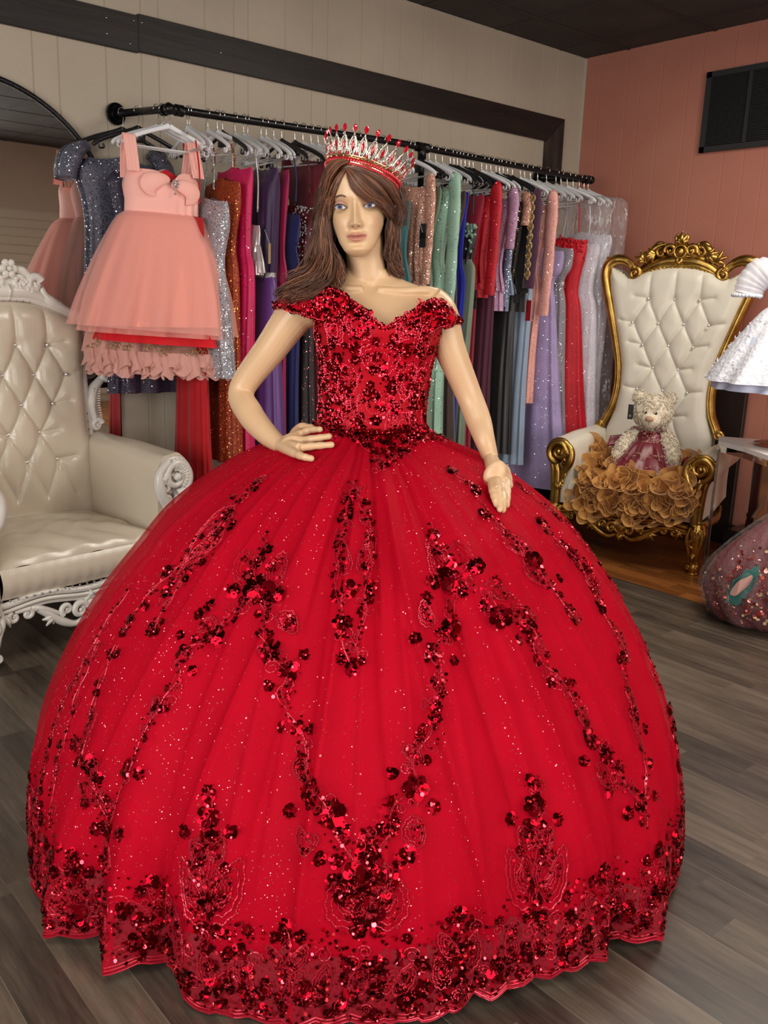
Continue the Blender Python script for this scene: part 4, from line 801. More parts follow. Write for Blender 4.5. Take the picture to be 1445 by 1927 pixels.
def tufted(parent, m, mb_, hw, zt, z0, rows, cx=0.0, y0=.6, lean=.09, bulge=.055, name='backrest', bl='clear crystal tufting button'):
    """hw(z) half width, zt(s) top height at -1..1; rows = [(z, [x..])]"""
    btn = [(cx + x, z) for z, L_ in rows for x in L_]; seg = []
    dz = abs(rows[0][0] - rows[1][0]); dx = .5 * abs(rows[0][1][1] - rows[0][1][0])
    for i, p in enumerate(btn):
        for q in btn[i + 1:]:
            if abs(abs(p[1] - q[1]) - dz) < .03 and abs(abs(p[0] - q[0]) - dx) < .03: seg.append((p, q))
        if p[1] == rows[0][0]: seg.append((p, (p[0], p[1] + dz * 1.6)))
        if p[1] == rows[-1][0]: seg += [(p, (p[0] - dx, p[1] - dz * 1.2)), (p, (p[0] + dx, p[1] - dz * 1.2))]
    for z, L_ in rows:
        for s, x in ((-1, min(L_)), (1, max(L_))): seg.append(((cx + x, z), (cx + x + s * dx * 1.1, z + .012)))
    S = np.linspace(-1, 1, 150); U = np.linspace(0, 1, 230); X = np.zeros((230, 150)); Z = np.zeros((230, 150))
    for j, s in enumerate(S): Z[:, j] = z0 + (zt(s) - z0) * U
    X = cx + S[None] * hw(Z); D = np.zeros_like(X)
    best = np.full_like(X, 9.0)
    for p, q in seg:
        p_, q_ = A(p), A(q); d = q_ - p_; t = np.clip(((X - p_[0]) * d[0] + (Z - p_[1]) * d[1]) / (d @ d), 0, 1); best = np.minimum(best, np.hypot(X - p_[0] - t * d[0], Z - p_[1] - t * d[1]))
    D += .0085 * np.exp(-best / .0075) + .005 * np.exp(-(best / .022) ** 2)
    bb = np.full_like(X, 9.0)
    for p in btn: bb = np.minimum(bb, np.hypot(X - p[0], Z - p[1]))
    D += .020 * np.exp(-bb / .016) + .004 * np.exp(-(bb / .04) ** 2)
    edge = np.minimum((1 - np.abs(S))[None] * hw(Z), np.minimum((1 - U)[:, None], 1.0) * (Z.max() - z0) * .9 + 0 * X); bul = bulge * np.sqrt(np.clip(edge / .075, 0, 1) * (2 - np.clip(edge / .075, 0, 1)))
    D += .0012 * np.sin(X * 60 + 3 * np.sin(Z * 23)) * np.exp(-(bb / .08) ** 2)
    Y = y0 + lean * (Z - z0) - bul + D * np.clip(edge / .05, 0, 1)
    b = MB().grid(np.stack([X, Y, Z], -1), flip=False); b.build(name, m, parent)
    for (x, z) in btn:
        i = np.abs(U * 0 + Z[:, 75] - z).argmin(); j = np.abs(X[i] - x).argmin(); o = MB().ell((0, 0, 0), (.0095, .007, .0095), 12, 8).build('button', mb_, parent); o.location = (x, Y[i, j] - .004, z)
        if (x, z) == btn[0]: o['label'] = bl
    return lambda x, z: y0 + lean * (z - z0)
def armpad(parent, m, s, xi, xo, zt, z0, y0, y1, name='arm', sc=1.0):
    """rolled upholstered arm, profile in x-z swept along y"""
    pr = [(xi, z0), (xi - .004, (z0 + zt) * .5), (xi + .002, zt - .07), (xi + .02, zt - .02), (xi + .06, zt), ((xi + xo) / 2 + .03, zt + .002), (xo - .012, zt - .02), (xo + .008, zt - .07), (xo - .005, zt - .125), (xo - .05, zt - .14), (xo - .06, z0 + .12), (xo - .055, z0)]
    P = smoothpath(pr, 60); ys = np.linspace(y0, y1, 40); G_ = []
    for i, y in enumerate(ys):
        f = i / 39; k = 1 - .18 * max(0, (f - .5)) ; c = A([(xi + xo) / 2, zt - .08]); e_ = (1 - np.clip(f / .06, 0, 1)) ** 2 * .012
        Q = c + (P - c) * (k - e_); pk = .0022 * np.sin(np.linspace(0, 46, 60)) * math.exp(-f / .10) + .0015 * np.sin(9 * f + np.linspace(0, 9, 60))
        Q = Q + nrm(Q - c) * pk[:, None]; G_.append(np.stack([s * Q[:, 0], np.full(60, y), Q[:, 1] + .03 * f], -1))
    b = MB().grid(A(G_), cv=True, flip=s < 0); n = 60
    b.F.append(tuple(range(n))[::(-1 if s > 0 else 1)]); b.F.append(tuple(range(39 * n, 40 * n))[::(1 if s > 0 else -1)]); b.MI += [0, 0]
    return b.build(name, m, parent, angle=50)
def cushion(parent, m, hx, y0, y1, z0, z1, puff=.03, name='seat', wr=.002, cx=0.0):
    b = MB(); U = np.linspace(-1, 1, 70); Vv = np.linspace(-1, 1, 60); X, Yv = np.meshgrid(U, Vv)
    e = (1 - np.abs(X) ** 6) * (1 - np.abs(Yv) ** 6); x = X * hx; y = (y0 + y1) / 2 + Yv * (y1 - y0) / 2; z = z1 - .05 + (.05 + puff * (1 - X ** 2) * (1 - (Yv * .8) ** 2)) * np.clip(e, 0, 1) ** .5
    z = z + wr * np.sin(x * 40 + 6 * np.sin(y * 12)) * (1 + Yv * 0) * np.clip(-Yv + .3, 0, 1) + wr * .8 * np.sin(y * 30 + x * 20)
    b.grid(np.stack([x, y, z], -1))
    # front and side skirts
    n = 90; t = np.linspace(0, 1, 12)[:, None]; xs = np.linspace(-hx, hx, n)[None]; zb = z1 - .046
    fr = np.stack([xs + 0 * t, y0 - .004 - .022 * np.sin(np.pi * np.clip(t * 1.0, 0, 1)) + .0016 * np.sin(xs * 120) * t, zb + (z0 - zb) * t + 0 * xs], -1); b.grid(fr)
    for s in (-1, 1):
        ys = np.linspace(y0, y1, 20)[None]; b.grid(np.stack([s * hx + 0 * ys + 0 * t, ys + 0 * t, zb + (z0 - zb) * t + 0 * ys], -1), flip=s > 0)
    b.xf(lambda v: v + A([cx, 0, 0])); return b.build(name, m, parent)
def nails(parent, P, m, r=.0048, name='nailhead_trim'):
    b = MB()
    for p in P: b.ell(p, r, 8, 5)
    return b.build(name, m, parent)
def resample(P, d):
    P = A(P); L_ = np.r_[0, np.cumsum(np.linalg.norm(np.diff(P, axis=0), axis=1))]; s = np.arange(d / 2, L_[-1], d); return np.stack([np.interp(s, L_, P[:, k]) for k in range(3)], -1)
def cab_leg(parent, m, x, y, ztop, s, name='leg', fl=1.0):
    b = MB(); h_ = ztop
    ks = A([(x * 0 + 0, 0, h_, .040), (.008, -.012, h_ * .80, .046), (.012, -.018, h_ * .62, .038), (.010, -.012, h_ * .42, .030), (.004, -.003, h_ * .25, .027), (.002, -.004, h_ * .13, .034), (.0, 0, h_ * .085, .022)])
    P = smoothpath(ks, 40); b.tube(P[:, :3] * A([s * fl, 1, 1]), P[:, 3], 16)
    b.lathe([(.0, .0), (.030, 0), (.033, .008), (.026, .014), (.020, .022), (.026, .030), (.022, .040), (0, .042)], 18)
    yk = -.052
    spiral(b, (0, h_ * .62), .026, .008, 1.1, math.pi * .5, s, .008, .005, yk + .008, .0); b.ell((0, yk + .006, h_ * .62), (.012, .008, .012), 12, 8)
    for q in (-1, 1):
        stroke(b, [(q * .028, h_ * .95, -.03), (q * .040, h_ * .72, -.036), (q * .026, h_ * .50, -.034), (q * .020, h_ * .26, -.022)], .008, .005, .010); spiral(b, (q * .020, h_ * .155), .013, .006, .8, math.pi * .5, -q, .006, .004, -.028); b.ell((q * .02, -.022, h_ * .155), .013, 10, 7)
    leafspray(b, (0, h_ * .80), math.pi / 2, .05, 5, 2.0, .010, y=-.046); leafspray(b, (0, h_ * .46), -math.pi / 2, .06, 3, .6, .009, y=-.034)
    o = b.build(name, m, parent); o.location = (x, y, 0); return o
def apron(parent, m, hx, zr, drop, y, style):
    b = MB(); n = 60; xs = np.linspace(-hx, hx, n); wave = zr - .012 - .016 * np.cos(xs / hx * math.pi * 2) * (1 if style else .6)
    P = np.stack([xs, np.full(n, y), wave], -1); b.tube(P, .013, 10); b.tube(P + A([0, -.010, -.020]), .008, 8); b.tube(P + A([0, .002, -.036]), .010, 8)
    half = MB(); zc = zr - drop * .62
    spiral(half, (.050, zc), .032, .008, 1.15, math.pi * .9, -1, .011, .006, y - .012, .006); spiral(half, (.105, zc + .012), .024, .007, 1.1, -math.pi * .3, 1, .009, .005, y - .008)
    stroke(half, [(.020, zc - .035), (.070, zc - .055), (.130, zc - .030), (.185, zc + .012), (.230, zr - .055)], .006, .009, .013, y=y - .006)
    stroke(half, [(.13, zc + .0), (.19, zc + .03), (.25, zr - .05), (hx * .80, zr - .05)], .006, .007, .011, y=y - .004)
    spiral(half, (hx * .66, zr - .066), .020, .006, 1.0, math.pi * .6, 1, .008, .005, y - .006); spiral(half, (hx * .80, zr - .068), .022, .006, 1.0, math.pi * .4, -1, .008, .005, y - .006)
    leafspray(half, (.155, zc + .005), -.5, .06, 4, 1.3, .009, y=y - .006); leafspray(half, (hx * .9, zr - .05), -2.0, .055, 3, 1.0, .009, y=y - .004)
    half.mirror(0); b.join(half)
    b.ell((0, y - .014, zc + .008), (.026, .014, .026), 18, 10); spiral(b, (0, zc + .008), .034, .033, 1.0, 0, 1, .006, .006, y - .010, ball=False)
    leafspray(b, (0, zc - .028), -math.pi / 2, .045, 5, 1.5, .008, y=y - .008); leafspray(b, (0, zc + .04), math.pi / 2, .03, 3, 1.3, .007, y=y - .008)
    o = b.build('apron', m, parent); return o
def arm_front(parent, m, s, x, z, r, zb, y, fluted=False):
    """carved scroll on the arm end with a leafy post running down to the seat rail"""
    b = MB(); spiral(b, (0, z), r, r * .22, 1.35, -math.pi * .5, 1, .016, .008, y - .006, .014, n=60); spiral(b, (0, z), r * 1.06, r * .9, .9, -math.pi * .4, 1, .009, .009, y + .004, ball=False)
    b.lathe([(0, 0), (r * .95, 0), (r * .98, .012), (0, .014)], 28, c=(0, 0, 0)); V = b.V[-1]; n0 = len(V); b.V[-1] = np.stack([V[:, 0], y + .012 - V[:, 2], z + V[:, 1]], -1)
    stroke(b, [(-r * .4, z + r * .9, y - .010), (-r * 1.05, z + r * .2, y - .008), (-r * 1.0, z - r * .8, y - .010), (-r * .55, z - r * 1.7, y - .008), (-.012, zb + (z - zb) * .28, y - .004)], .010, .014, .019)
    stroke(b, [(r * .3, z - r * .9, y - .006), (0, z - r * 1.6, y - .010), (-.005, zb + .05, y - .006), (.0, zb - .02, y)], .012, .020, .016)
    stroke(b, [(r * .75, z - r * .6, y), (r * .45, z - r * 1.5, y - .004), (.020, zb + .05, y), (.02, zb, y)], .010, .012, .012)
    for k in range(5):
        f = k / 4; c = (-r * .85 + r * .5 * f, z + r * .1 - (z - zb) * .62 * f); spiral(b, c, .020 - .004 * f, .006, .9, math.pi * (.2 + .3 * k), -1, .008, .004, y - .014)
    leafspray(b, (-.01, zb + (z - zb) * .42), -math.pi / 2, .07, 5, 1.3, .011, y=y - .014); leafspray(b, (-r * .55, z - r * .3), math.pi * .72, r * .8, 4, 1.3, .010, y=y - .012)
    if fluted:
        for k in range(11):
            a = -.9 + k * .26; stroke(b, [(r * .35 * math.cos(a), z + r * .35 * math.sin(a), y - .010), (r * .68 * math.cos(a), z + r * .68 * math.sin(a), y - .018), (r * .96 * math.cos(a), z + r * .96 * math.sin(a), y - .006)], .005, .007, .008, n=8)
    if s < 0: b.V = [v * A([-1, 1, 1]) for v in b.V]; b.F = [f[::-1] for f in b.F]
    o = b.build('arm_scroll', m, parent); o.location = (x * s, 0, 0); return o

# ---- gold throne with white upholstery
GT = thing('throne_chair', 'tall gold carved throne chair with white tufted upholstery against the pink wall', 'chair', (4.252, 2.88, 0), R2(-74))
IVORY = leather('ivory_leatherette', srgb(226, 220, 204), .2, .42, .15)
hwz = A([.40, .55, .68, .80, .93, 1.07, 1.20, 1.36, 1.52, 1.60, 1.66, 1.75]); hwx = A([.33, .33, .325, .285, .270, .278, .310, .358, .405, .420, .415, .40])
GB = -.03
hw = lambda z: np.interp(z, hwz, hwx)
zt = lambda s: np.interp(abs(s), [0, .25, .45, .62, .72, .85, 1.0], [1.668, 1.66, 1.64, 1.605, 1.60, 1.635, 1.66])
tufted(GT, IVORY, CRYST, hw, zt, .42, [(1.476, [-.152, 0, .152]), (1.332, [-.228, -.076, .076, .228]), (1.202, [-.152, 0, .152]), (1.066, [-.076, .076]), (.935, [-.152, 0, .152]), (.787, [-.076, .076])], cx=GB, y0=.60, lean=.085)
yb = lambda z: .600 + .085 * (z - .42)
for s in (-1, 1):
    L_ = [(.355, .70), (.335, .745), (.302, .82), (.286, .93), (.294, 1.07), (.326, 1.20), (.374, 1.36), (.425, 1.52), (.447, 1.61), (.440, 1.668), (.405, 1.700), (.350, 1.704), (.300, 1.680), (.270, 1.645)]
    P = smoothpath(A([(GB + s * x, yb(z) - .004, z) for x, z in L_]), 90); u = np.linspace(0, 1, 90); wd = np.interp(u, [0, .3, .8, 1], [.024, .026, .034, .020])
    b = MB(); b.tube(P, wd, 14, up=(0, 1, 0), flat=1.25); off = A([GB, 0, 0]); 
    b.tube(P + A([0, -.027, 0]) - nrm(np.c_[P[:, 0] - GB, 0 * u, 0 * u]) * .012, .0065, 8); b.tube(P + A([0, -.024, 0]) + nrm(np.c_[P[:, 0] - GB, 0 * u, 0 * u]) * .012, .0055, 8)
    spiral(b, (GB + s * .262, 1.622), .036, .010, 1.2, math.pi * .5, s, .014, .007, yb(1.62) - .020, .008); b.ell((GB + s * .362, yb(.71) - .02, .700), (.028, .022, .028), 14, 9); spiral(b, (GB + s * .362, .700), .028, .012, 1, 0, s, .008, .006, yb(.7) - .030, ball=False)
    leafspray(b, (GB + s * .36, 1.69), math.pi / 2 - s * 1.3, .10, 4, .5, .010, y=yb(1.69) - .022, bend=-.3)
    b.build('back_frame', GOLD, GT)
b = MB(); half = MB(); yc = yb(1.72) - .012
stroke(half, [(.0, 1.700), (.08, 1.697), (.16, 1.672), (.225, 1.632)], .020, .016, .022, y=yc + .004, flat=1.1); stroke(half, [(.0, 1.672), (.09, 1.672), (.17, 1.645), (.24, 1.607)], .010, .008, .010, y=yc - .010)
for k in range(5): spiral(half, (.03 + .048 * k, 1.663 - .001 * k - .0095 * max(0, k - 1) ** 1.35), .016, .005, .8, math.pi, -1, .006, .004, yc - .014)
spiral(half, (.062, 1.757), .036, .010, 1.15, -math.pi * .1, 1, .012, .007, yc - .010, .008); spiral(half, (.118, 1.748), .030, .008, 1.0, math.pi * .6, -1, .011, .006, yc - .006)
stroke(half, [(.10, 1.795), (.145, 1.78), (.185, 1.74), (.215, 1.69)], .008, .010, .016, y=yc - .004); stroke(half, [(.085, 1.79), (.13, 1.80), (.165, 1.775), (.19, 1.74)], .006, .006, .012, y=yc)
leafspray(half, (.15, 1.74), -.35, .085, 5, 1.5, .011, y=yc - .012); leafspray(half, (.205, 1.69), .75, .085, 4, 1.3, .011, y=yc - .010); leafspray(half, (.235, 1.64), .35, .08, 3, .9, .010, y=yc - .008)
spiral(half, (.215, 1.715), .022, .006, 1.1, math.pi, -1, .008, .005, yc - .014); leafspray(half, (.03, 1.79), 1.9, .055, 2, .5, .010, y=yc - .01); stroke(half, [(.012, 1.80), (.035, 1.83), (.020, 1.855)], .006, .005, .009, y=yc - .008)
half.mirror(0); b.join(half)
b.ell((0, yc - .022, 1.752), (.024, .014, .024), 18, 10); spiral(b, (0, 1.752), .036, .035, 1, 0, 1, .007, .007, yc - .018, ball=False); leafspray(b, (0, 1.79), math.pi / 2, .075, 5, 1.5, .013, y=yc - .010); leafspray(b, (0, 1.715), -math.pi / 2, .055, 5, 1.6, .011, y=yc - .016)
b.ell((0, yc + .004, 1.73), (.085, .012, .055), 20, 10)
pl = [(0, 1.80), (.055, 1.797), (.10, 1.785), (.14, 1.75), (.19, 1.70), (.243, 1.655), (.250, 1.620), (.20, 1.628), (.15, 1.650), (.08, 1.668), (0, 1.672)]; pl = pl + [(-x, z) for x, z in pl[1:-1]][::-1]; n_ = len(pl)
b.add([(x, yc - .004, z) for x, z in pl] + [(x, yc + .016, z) for x, z in pl], [tuple(range(n_)), tuple(range(n_, 2 * n_))[::-1]] + [(i, i + n_, (i + 1) % n_ + n_, (i + 1) % n_) for i in range(n_)])
b.xf(lambda v: v + A([GB, 0, 0])); o = b.build('crest', GOLD, GT); o['label'] = 'pierced gilt leaf crest'
cushion(GT, IVORY, .335, .02, .60, .285, .455, .022)
P = resample(smoothpath(A([(GB + s_ * float(hw(z)) * .985, yb(z) - .012, z) for s_, z in [(-1, z) for z in np.linspace(.74, 1.62, 12)]]), 60), .028); Q = P * A([-1, 1, 1]) + A([2 * GB, 0, 0])
TP = resample(A([(GB + s_ * .41, yb(1.65) - .014, float(zt(s_)) - .006) for s_ in np.linspace(-.95, .95, 60)]), .022)
nails(GT, np.vstack([P, Q, TP, resample(A([(-.33, -.002, .278), (.33, -.002, .278)]), .03)]), NAIL_G)
for s in (-1, 1):
    armpad(GT, IVORY, s, .335, .470, .665, .285, .02, .62)
    arm_front(GT, GOLD, s, .405, .590, .070, .30, .006)
    lg = cab_leg(GT, GOLD, s * .415, .03, .285, s)
    b = MB().box((-.025, -.025, 0), (.025, .025, .29), bev=.004); o = b.build('leg', mat('grey_back_leg', srgb(120, 112, 104), .5), GT); o.location = (s * .33, .60, 0); o['label'] = 'plain square back leg'
    sb = MB(); sb.tube(smoothpath([(s * .43, .03, .27), (s * .44, .3, .265), (s * .38, .62, .27)], 20), .02, 10); sb.build('side_rail', GOLD, GT)
apron(GT, GOLD, .375, .292, .15, .0, True)
bk = MB(); zz_ = np.linspace(.36, 1.66, 30); bk.grid(A([[(GB + s_ * (float(hw(z)) + .01), yb(z) + .055 - (.03 if abs(s_) == 1 else 0), min(z, float(zt(s_)) + .01)) for s_ in np.linspace(-1, 1, 15)] for z in zz_]), flip=True); bk.build('back_panel', mat('throne_back_cloth', srgb(196, 186, 168), .6), GT)
b = MB(); b.box((-.33, .05, .255), (.33, .62, .30)); b.build('seat_frame', mat('dark_seat_webbing', srgb(40, 34, 30), .8), GT, smooth=False)
dk = mat('dark_timber', srgb(58, 46, 36), .6)

# ---- white throne at the left edge
WT = thing('throne_chair', 'cream patent tufted throne chair with white carved frame at the left edge', 'chair', (1.389, 3.387, 0), R2(9))
CREAM = leather('cream_patent_leatherette', srgb(214, 202, 182), .22, .24, .6)
hwz2 = A([.40, .55, .70, .85, 1.03, 1.15, 1.25, 1.34]); hwx2 = A([.325, .325, .322, .318, .318, .326, .335, .325]); WB = .03
hw2 = lambda z: np.interp(z, hwz2, hwx2); zt2 = lambda s: 1.345 - .10 * abs(s) ** 2.4
tufted(WT, CREAM, CRYST, hw2, zt2, .40, [(1.160, [-.142, 0, .142]), (1.032, [-.213, -.071, .071, .213]), (.905, [-.142, 0, .142]), (.782, [-.071, .071]), (.658, [-.142, 0, .142])], cx=WB, y0=.57, lean=.10, bulge=.06)
yb2 = lambda z: .57 + .10 * (z - .40)
for s in (-1, 1):
    b = MB(); L_ = [(.325, 1.26), (.345, 1.20), (.340, 1.12), (.328, 1.02), (.328, .92), (.334, .80), (.336, .70)]
    P = smoothpath(A([(WB + s * x, yb2(z) + .004, z) for x, z in L_]), 40); b.tube(P, .018, 10, up=(0, 1, 0), flat=1.2)
    stroke(b, [(WB + s * .345, 1.24, yb2(1.2)), (WB + s * .385, 1.16, yb2(1.16)), (WB + s * .420, 1.08, yb2(1.1)), (WB + s * .448, 1.035, yb2(1.0))], .012, .020, .018)
    spiral(b, (WB + s * .440, 1.020), .030, .010, 1.0, math.pi * .5, -s, .016, .009, yb2(1.02) - .008); stroke(b, [(WB + s * .418, 1.00, yb2(1)), (WB + s * .372, .955, yb2(.95)), (WB + s * .352, .89, yb2(.9)), (WB + s * .362, .83, yb2(.83)), (WB + s * .385, .80, yb2(.8))], .014, .016, .022)
    for k in range(14): z = .96 - k * .011; b.tube([(WB + s * (.352 + .02 * abs(.89 - z) * 5), yb2(z) - .024, z), (WB + s * (.392 + .02 * abs(.89 - z) * 5), yb2(z) - .012, z - .004)], .0035, 6)
    spiral(b, (WB + s * .370, .792), .026, .010, 1.0, math.pi * .1, s, .013, .008, yb2(.79) - .010); b.build('back_frame', WCARVE, WT)
b = MB(); half = MB(); yc = yb2(1.36) - .01
stroke(half, [(0, 1.385), (.10, 1.378), (.20, 1.345), (.29, 1.29), (.345, 1.24)], .026, .014, .020, y=yc + .004, flat=1.1); stroke(half, [(0, 1.357), (.10, 1.350), (.22, 1.310), (.32, 1.250)], .010, .008, .010, y=yc - .006)
spiral(half, (.118, 1.418), .034, .011, 1.1, math.pi * .15, 1, .015, .009, yc - .012); stroke(half, [(.148, 1.405), (.172, 1.360), (.24, 1.320), (.33, 1.285)], .010, .010, .020, y=yc - .008)
stroke(half, [(.0, 1.47), (.06, 1.475), (.095, 1.45), (.115, 1.425)], .012, .010, .014, y=yc - .004); spiral(half, (.055, 1.425), .030, .009, 1.1, -1.5, -1, .012, .007, yc - .008)
for k in range(34): a = random.random(); half.ell((.012 + .125 * a, yc - .014 - .006 * random.random(), 1.385 + random.random() * (.075 - .05 * a)), random.uniform(.007, .013), 9, 6)
half.mirror(0); b.join(half)
for k in range(6): a = k * math.pi / 3; b.ell((.026 * math.cos(a), yc - .022, 1.478 + .026 * math.sin(a)), (.016, .009, .016), 12, 8)
b.ell((0, yc - .03, 1.478), .012, 10, 7); b.ell((0, yc + .004, 1.42), (.12, .012, .05), 20, 10)
b.xf(lambda v: v + A([WB, 0, 0])); b.build('crest', WCARVE, WT)['label'] = 'white crest carved with flower and beads'
cushion(WT, CREAM, .362, .0, .57, .262, .425, .030, wr=.004, cx=-.037)
P = resample(A([(WB + .325, yb2(z) - .012, z) for z in np.linspace(.72, 1.20, 30)]), .036); Q = P * A([-1, 1, 1]) + A([2 * WB, 0, 0]); TP = resample(A([(WB + s_ * .31, yb2(1.3) - .016, float(zt2(s_)) + .004) for s_ in np.linspace(-.95, .95, 40)]), .030)
nails(WT, np.vstack([P, Q, TP, resample(A([(-.39, -.022, .262), (.32, -.022, .262)]), .032)]), NAIL_S)
for s in (-1, 1):
    dx = .075 if s < 0 else 0.0; armpad(WT, CREAM, s, .318 + dx, .468 + dx, .735, .262, .015, .60)
    arm_front(WT, WCARVE, s, .392 + dx, .640, .078, .30, .0, True)
    cab_leg(WT, WCARVE, s * (.375 + dx), .01, .265, s)
    o = MB().box((-.022, -.022, 0), (.022, .022, .27), bev=.004).build('leg', WCARVE, WT); o.location = (s * .30, .57, 0); o['label'] = 'plain square back leg'
    arc = [(s * (.393 + dx) + (.083) * math.cos(a) * 1.0, .006, .64 + .083 * math.sin(a)) for a in np.linspace(math.radians(60 if s > 0 else 20), math.radians(200 if s > 0 else 160), 9)]; nails(WT, A(arc), NAIL_S, .004)
    MB().tube(smoothpath([(s * .40, .02, .25), (s * .39, .3, .245), (s * .33, .58, .25)], 20), .018, 10).build('side_rail', WCARVE, WT)
apron(WT, WCARVE, .400, .258, .16, -.004, False).location.x = -.037
zz_ = np.linspace(.36, 1.34, 24); MB().grid(A([[(WB + s_ * (float(hw2(z)) + .008), yb2(z) + .05 - (.03 if abs(s_) == 1 else 0), min(z, float(zt2(s_)) + .01)) for s_ in np.linspace(-1, 1, 15)] for z in zz_]), flip=True).build('back_panel', CREAM, WT)
MB().box((-.39, .03, .238), (.32, .59, .275)).build('seat_frame', dk, WT, smooth=False)
# ================================================================= pipe rack, mirror, hangers, garments
RY_ = 3.806
def railpt(X): return A([X, RY_, float(np.interp(X, [1.96, 3.26, 4.914], [2.176, 2.212, 2.205]))])
RK = thing('pipe_clothes_rack', 'long black iron pipe clothes rack fixed to the beige wall', 'clothes rack', (3.40, YW, 0))
PIPE = mat('black_iron_pipe', (.010, .010, .011, 1), .3, .55, bump=(140, .1)); ro = A([3.40, YW, 0])
b = MB(); b.tube(A([railpt(x) for x in np.linspace(1.99, 4.90, 40)]) - ro, .0170, 14); b.build('rail', PIPE, RK)
for X, Xw, zw in ((1.963, 1.894, 2.192), (4.914, 4.84, 2.239)):
    p = railpt(X) - ro; q = A([Xw, YW - .01, zw]) - ro
    MB().tube([q, p], .0165, 14).build('wall_arm', PIPE, RK)
    d = nrm(p - q); MB().tube([q - d * .0, q + d * .012], .048, 24).tube([q + d * .010, q + d * .04], .026, 18).build('flange', PIPE, RK)
    b = MB(); sx = 1 if X < 3 else -1; b.ell(p, .025, 16, 10); b.tube([p - A([0, -.055, 0]), p - A([0, -.03, 0])], .0245, 16); b.tube([p + A([sx * .03, 0, 0]), p + A([sx * .065, 0, 0])], .0245, 16); b.tube([p, p + A([sx * .05, 0, 0])], .021, 14); b.tube([p, p - A([0, -.05, 0])], .021, 14); b.build('elbow', PIPE, RK)
X = 3.447; p = railpt(X) - ro; b = MB(); b.tube([p - A([.04, 0, 0]), p + A([.04, 0, 0])], .0245, 16); b.tube([p, p - A([0, 0, .06])], .0235, 16); b.build('tee_joint', PIPE, RK)
MB().tube([p, (p[0], p[1], .01)], .0165, 14).build('post', PIPE, RK); MB().tube([(p[0], p[1], .0), (p[0], p[1], .012)], .048, 24).build('flange', PIPE, RK)
# mirror
MI = thing('arched_mirror', 'round-topped mirror with thin black frame behind the white throne', 'mirror', (1.25, YW, 0))
a = np.linspace(0, math.pi, 60); out = [(.62 * math.cos(t_), 1.643 + .62 * math.sin(t_)) for t_ in a] + [(-.62, .12), (.62, .12)]
b = MB(); n = len(out); V = [(x, -.030, z) for x, z in out]; b.add(V, [tuple(range(n))]); b.build('mirror_glass', mat('mirror_silver', (.86, .87, .86, 1), .015, 1.0), MI, smooth=False)
b = MB(); P = A([(x, -.028, z) for x, z in out]); b.tube(P, .012, 10, closed=True); b.build('frame', BLACK_METAL, MI)
b = MB(); b.grid(A([[(x * .99, y, .7 + (z - .7) * .995) for x, z in out] for y in (-.026, -.002)]), cv=True); b.add([(x * .99, -.002, z) for x, z in out], [tuple(range(n))]); b.build('backing_board', BLACK_METAL, MI, smooth=False)
# slatted display wall seen in the mirror
SW = thing('slatwall_panel', 'beige slatted display panel on the wall, seen in the mirror', 'display panel', (4.35, YB, 0)); b = MB()
for k in range(22): b.box((-.8, .006, .1 + k * .10), (.8, .02, .1 + k * .10 + .088))
b.box((-.8, .002, .08), (.8, .007, 2.31)); b.build('slats', mat('slat_board', srgb(186, 176, 156), .6), SW, smooth=False)
# ---- hangers
HW_M = mat('white_hanger_plastic', srgb(226, 226, 228), .3); HB_M = mat('black_hanger_plastic', (.012, .012, .014, 1), .3); HC_M = mat('clear_hanger_plastic', (.8, .82, .84, 1), .08, Alpha=.45)
def hook_pts(h0=.0): 
    a = np.linspace(math.radians(200), math.radians(-70), 22); r = .0185
    return [(r * math.cos(t_), 0, .0 + r * math.sin(t_)) for t_ in a] + [(.002, 0, -.045), (0, 0, -.075)]
def make_hanger(kind, label):
    t = thing(kind + '_hanger', label, 'hanger'); m = {'white': HW_M, 'black': HB_M, 'clear': HC_M}[kind]
    MB().tube(smoothpath(hook_pts(), 40), .0019, 8).build('hook', CHROME, t)
    b = MB()
    for s in (-1, 1): P = smoothpath([(0, 0, -.075), (s * .035, 0, -.088), (s * .12, 0, -.118), (s * .19, 0, -.150), (s * .215, 0, -.172)], 26); b.tube(P, np.interp(np.linspace(0, 1, 26), [0, .3, .9, 1], [.014, .010, .010, .007]), 8, flat=.5, up=(0, 1, 0)); b.tube(smoothpath([(s * .19, 0, -.155), (s * .185, 0, -.178), (s * .165, 0, -.176), (s * .168, 0, -.160)], 14), .0045, 6)
    if kind != 'black': b.tube([(-.17, 0, -.172), (.17, 0, -.172)], .0035, 6)
    else: b.box((-.030, -.010, -.135), (.030, .010, -.085), bev=.003)
    b.build('shoulder_bar', m, t); return t
protos = {k: make_hanger(k, '') for k in ('white', 'black', 'clear')}; used = set()
def hang(kind, loc, rz, label, group='hangers along the pipe rack', tilt=0.0):
    o = protos[kind] if kind not in used else copy_tree(protos[kind]); used.add(kind); o.location = loc; o.rotation_euler = (0, tilt, rz); tag(o, label, 'hanger', group); return o
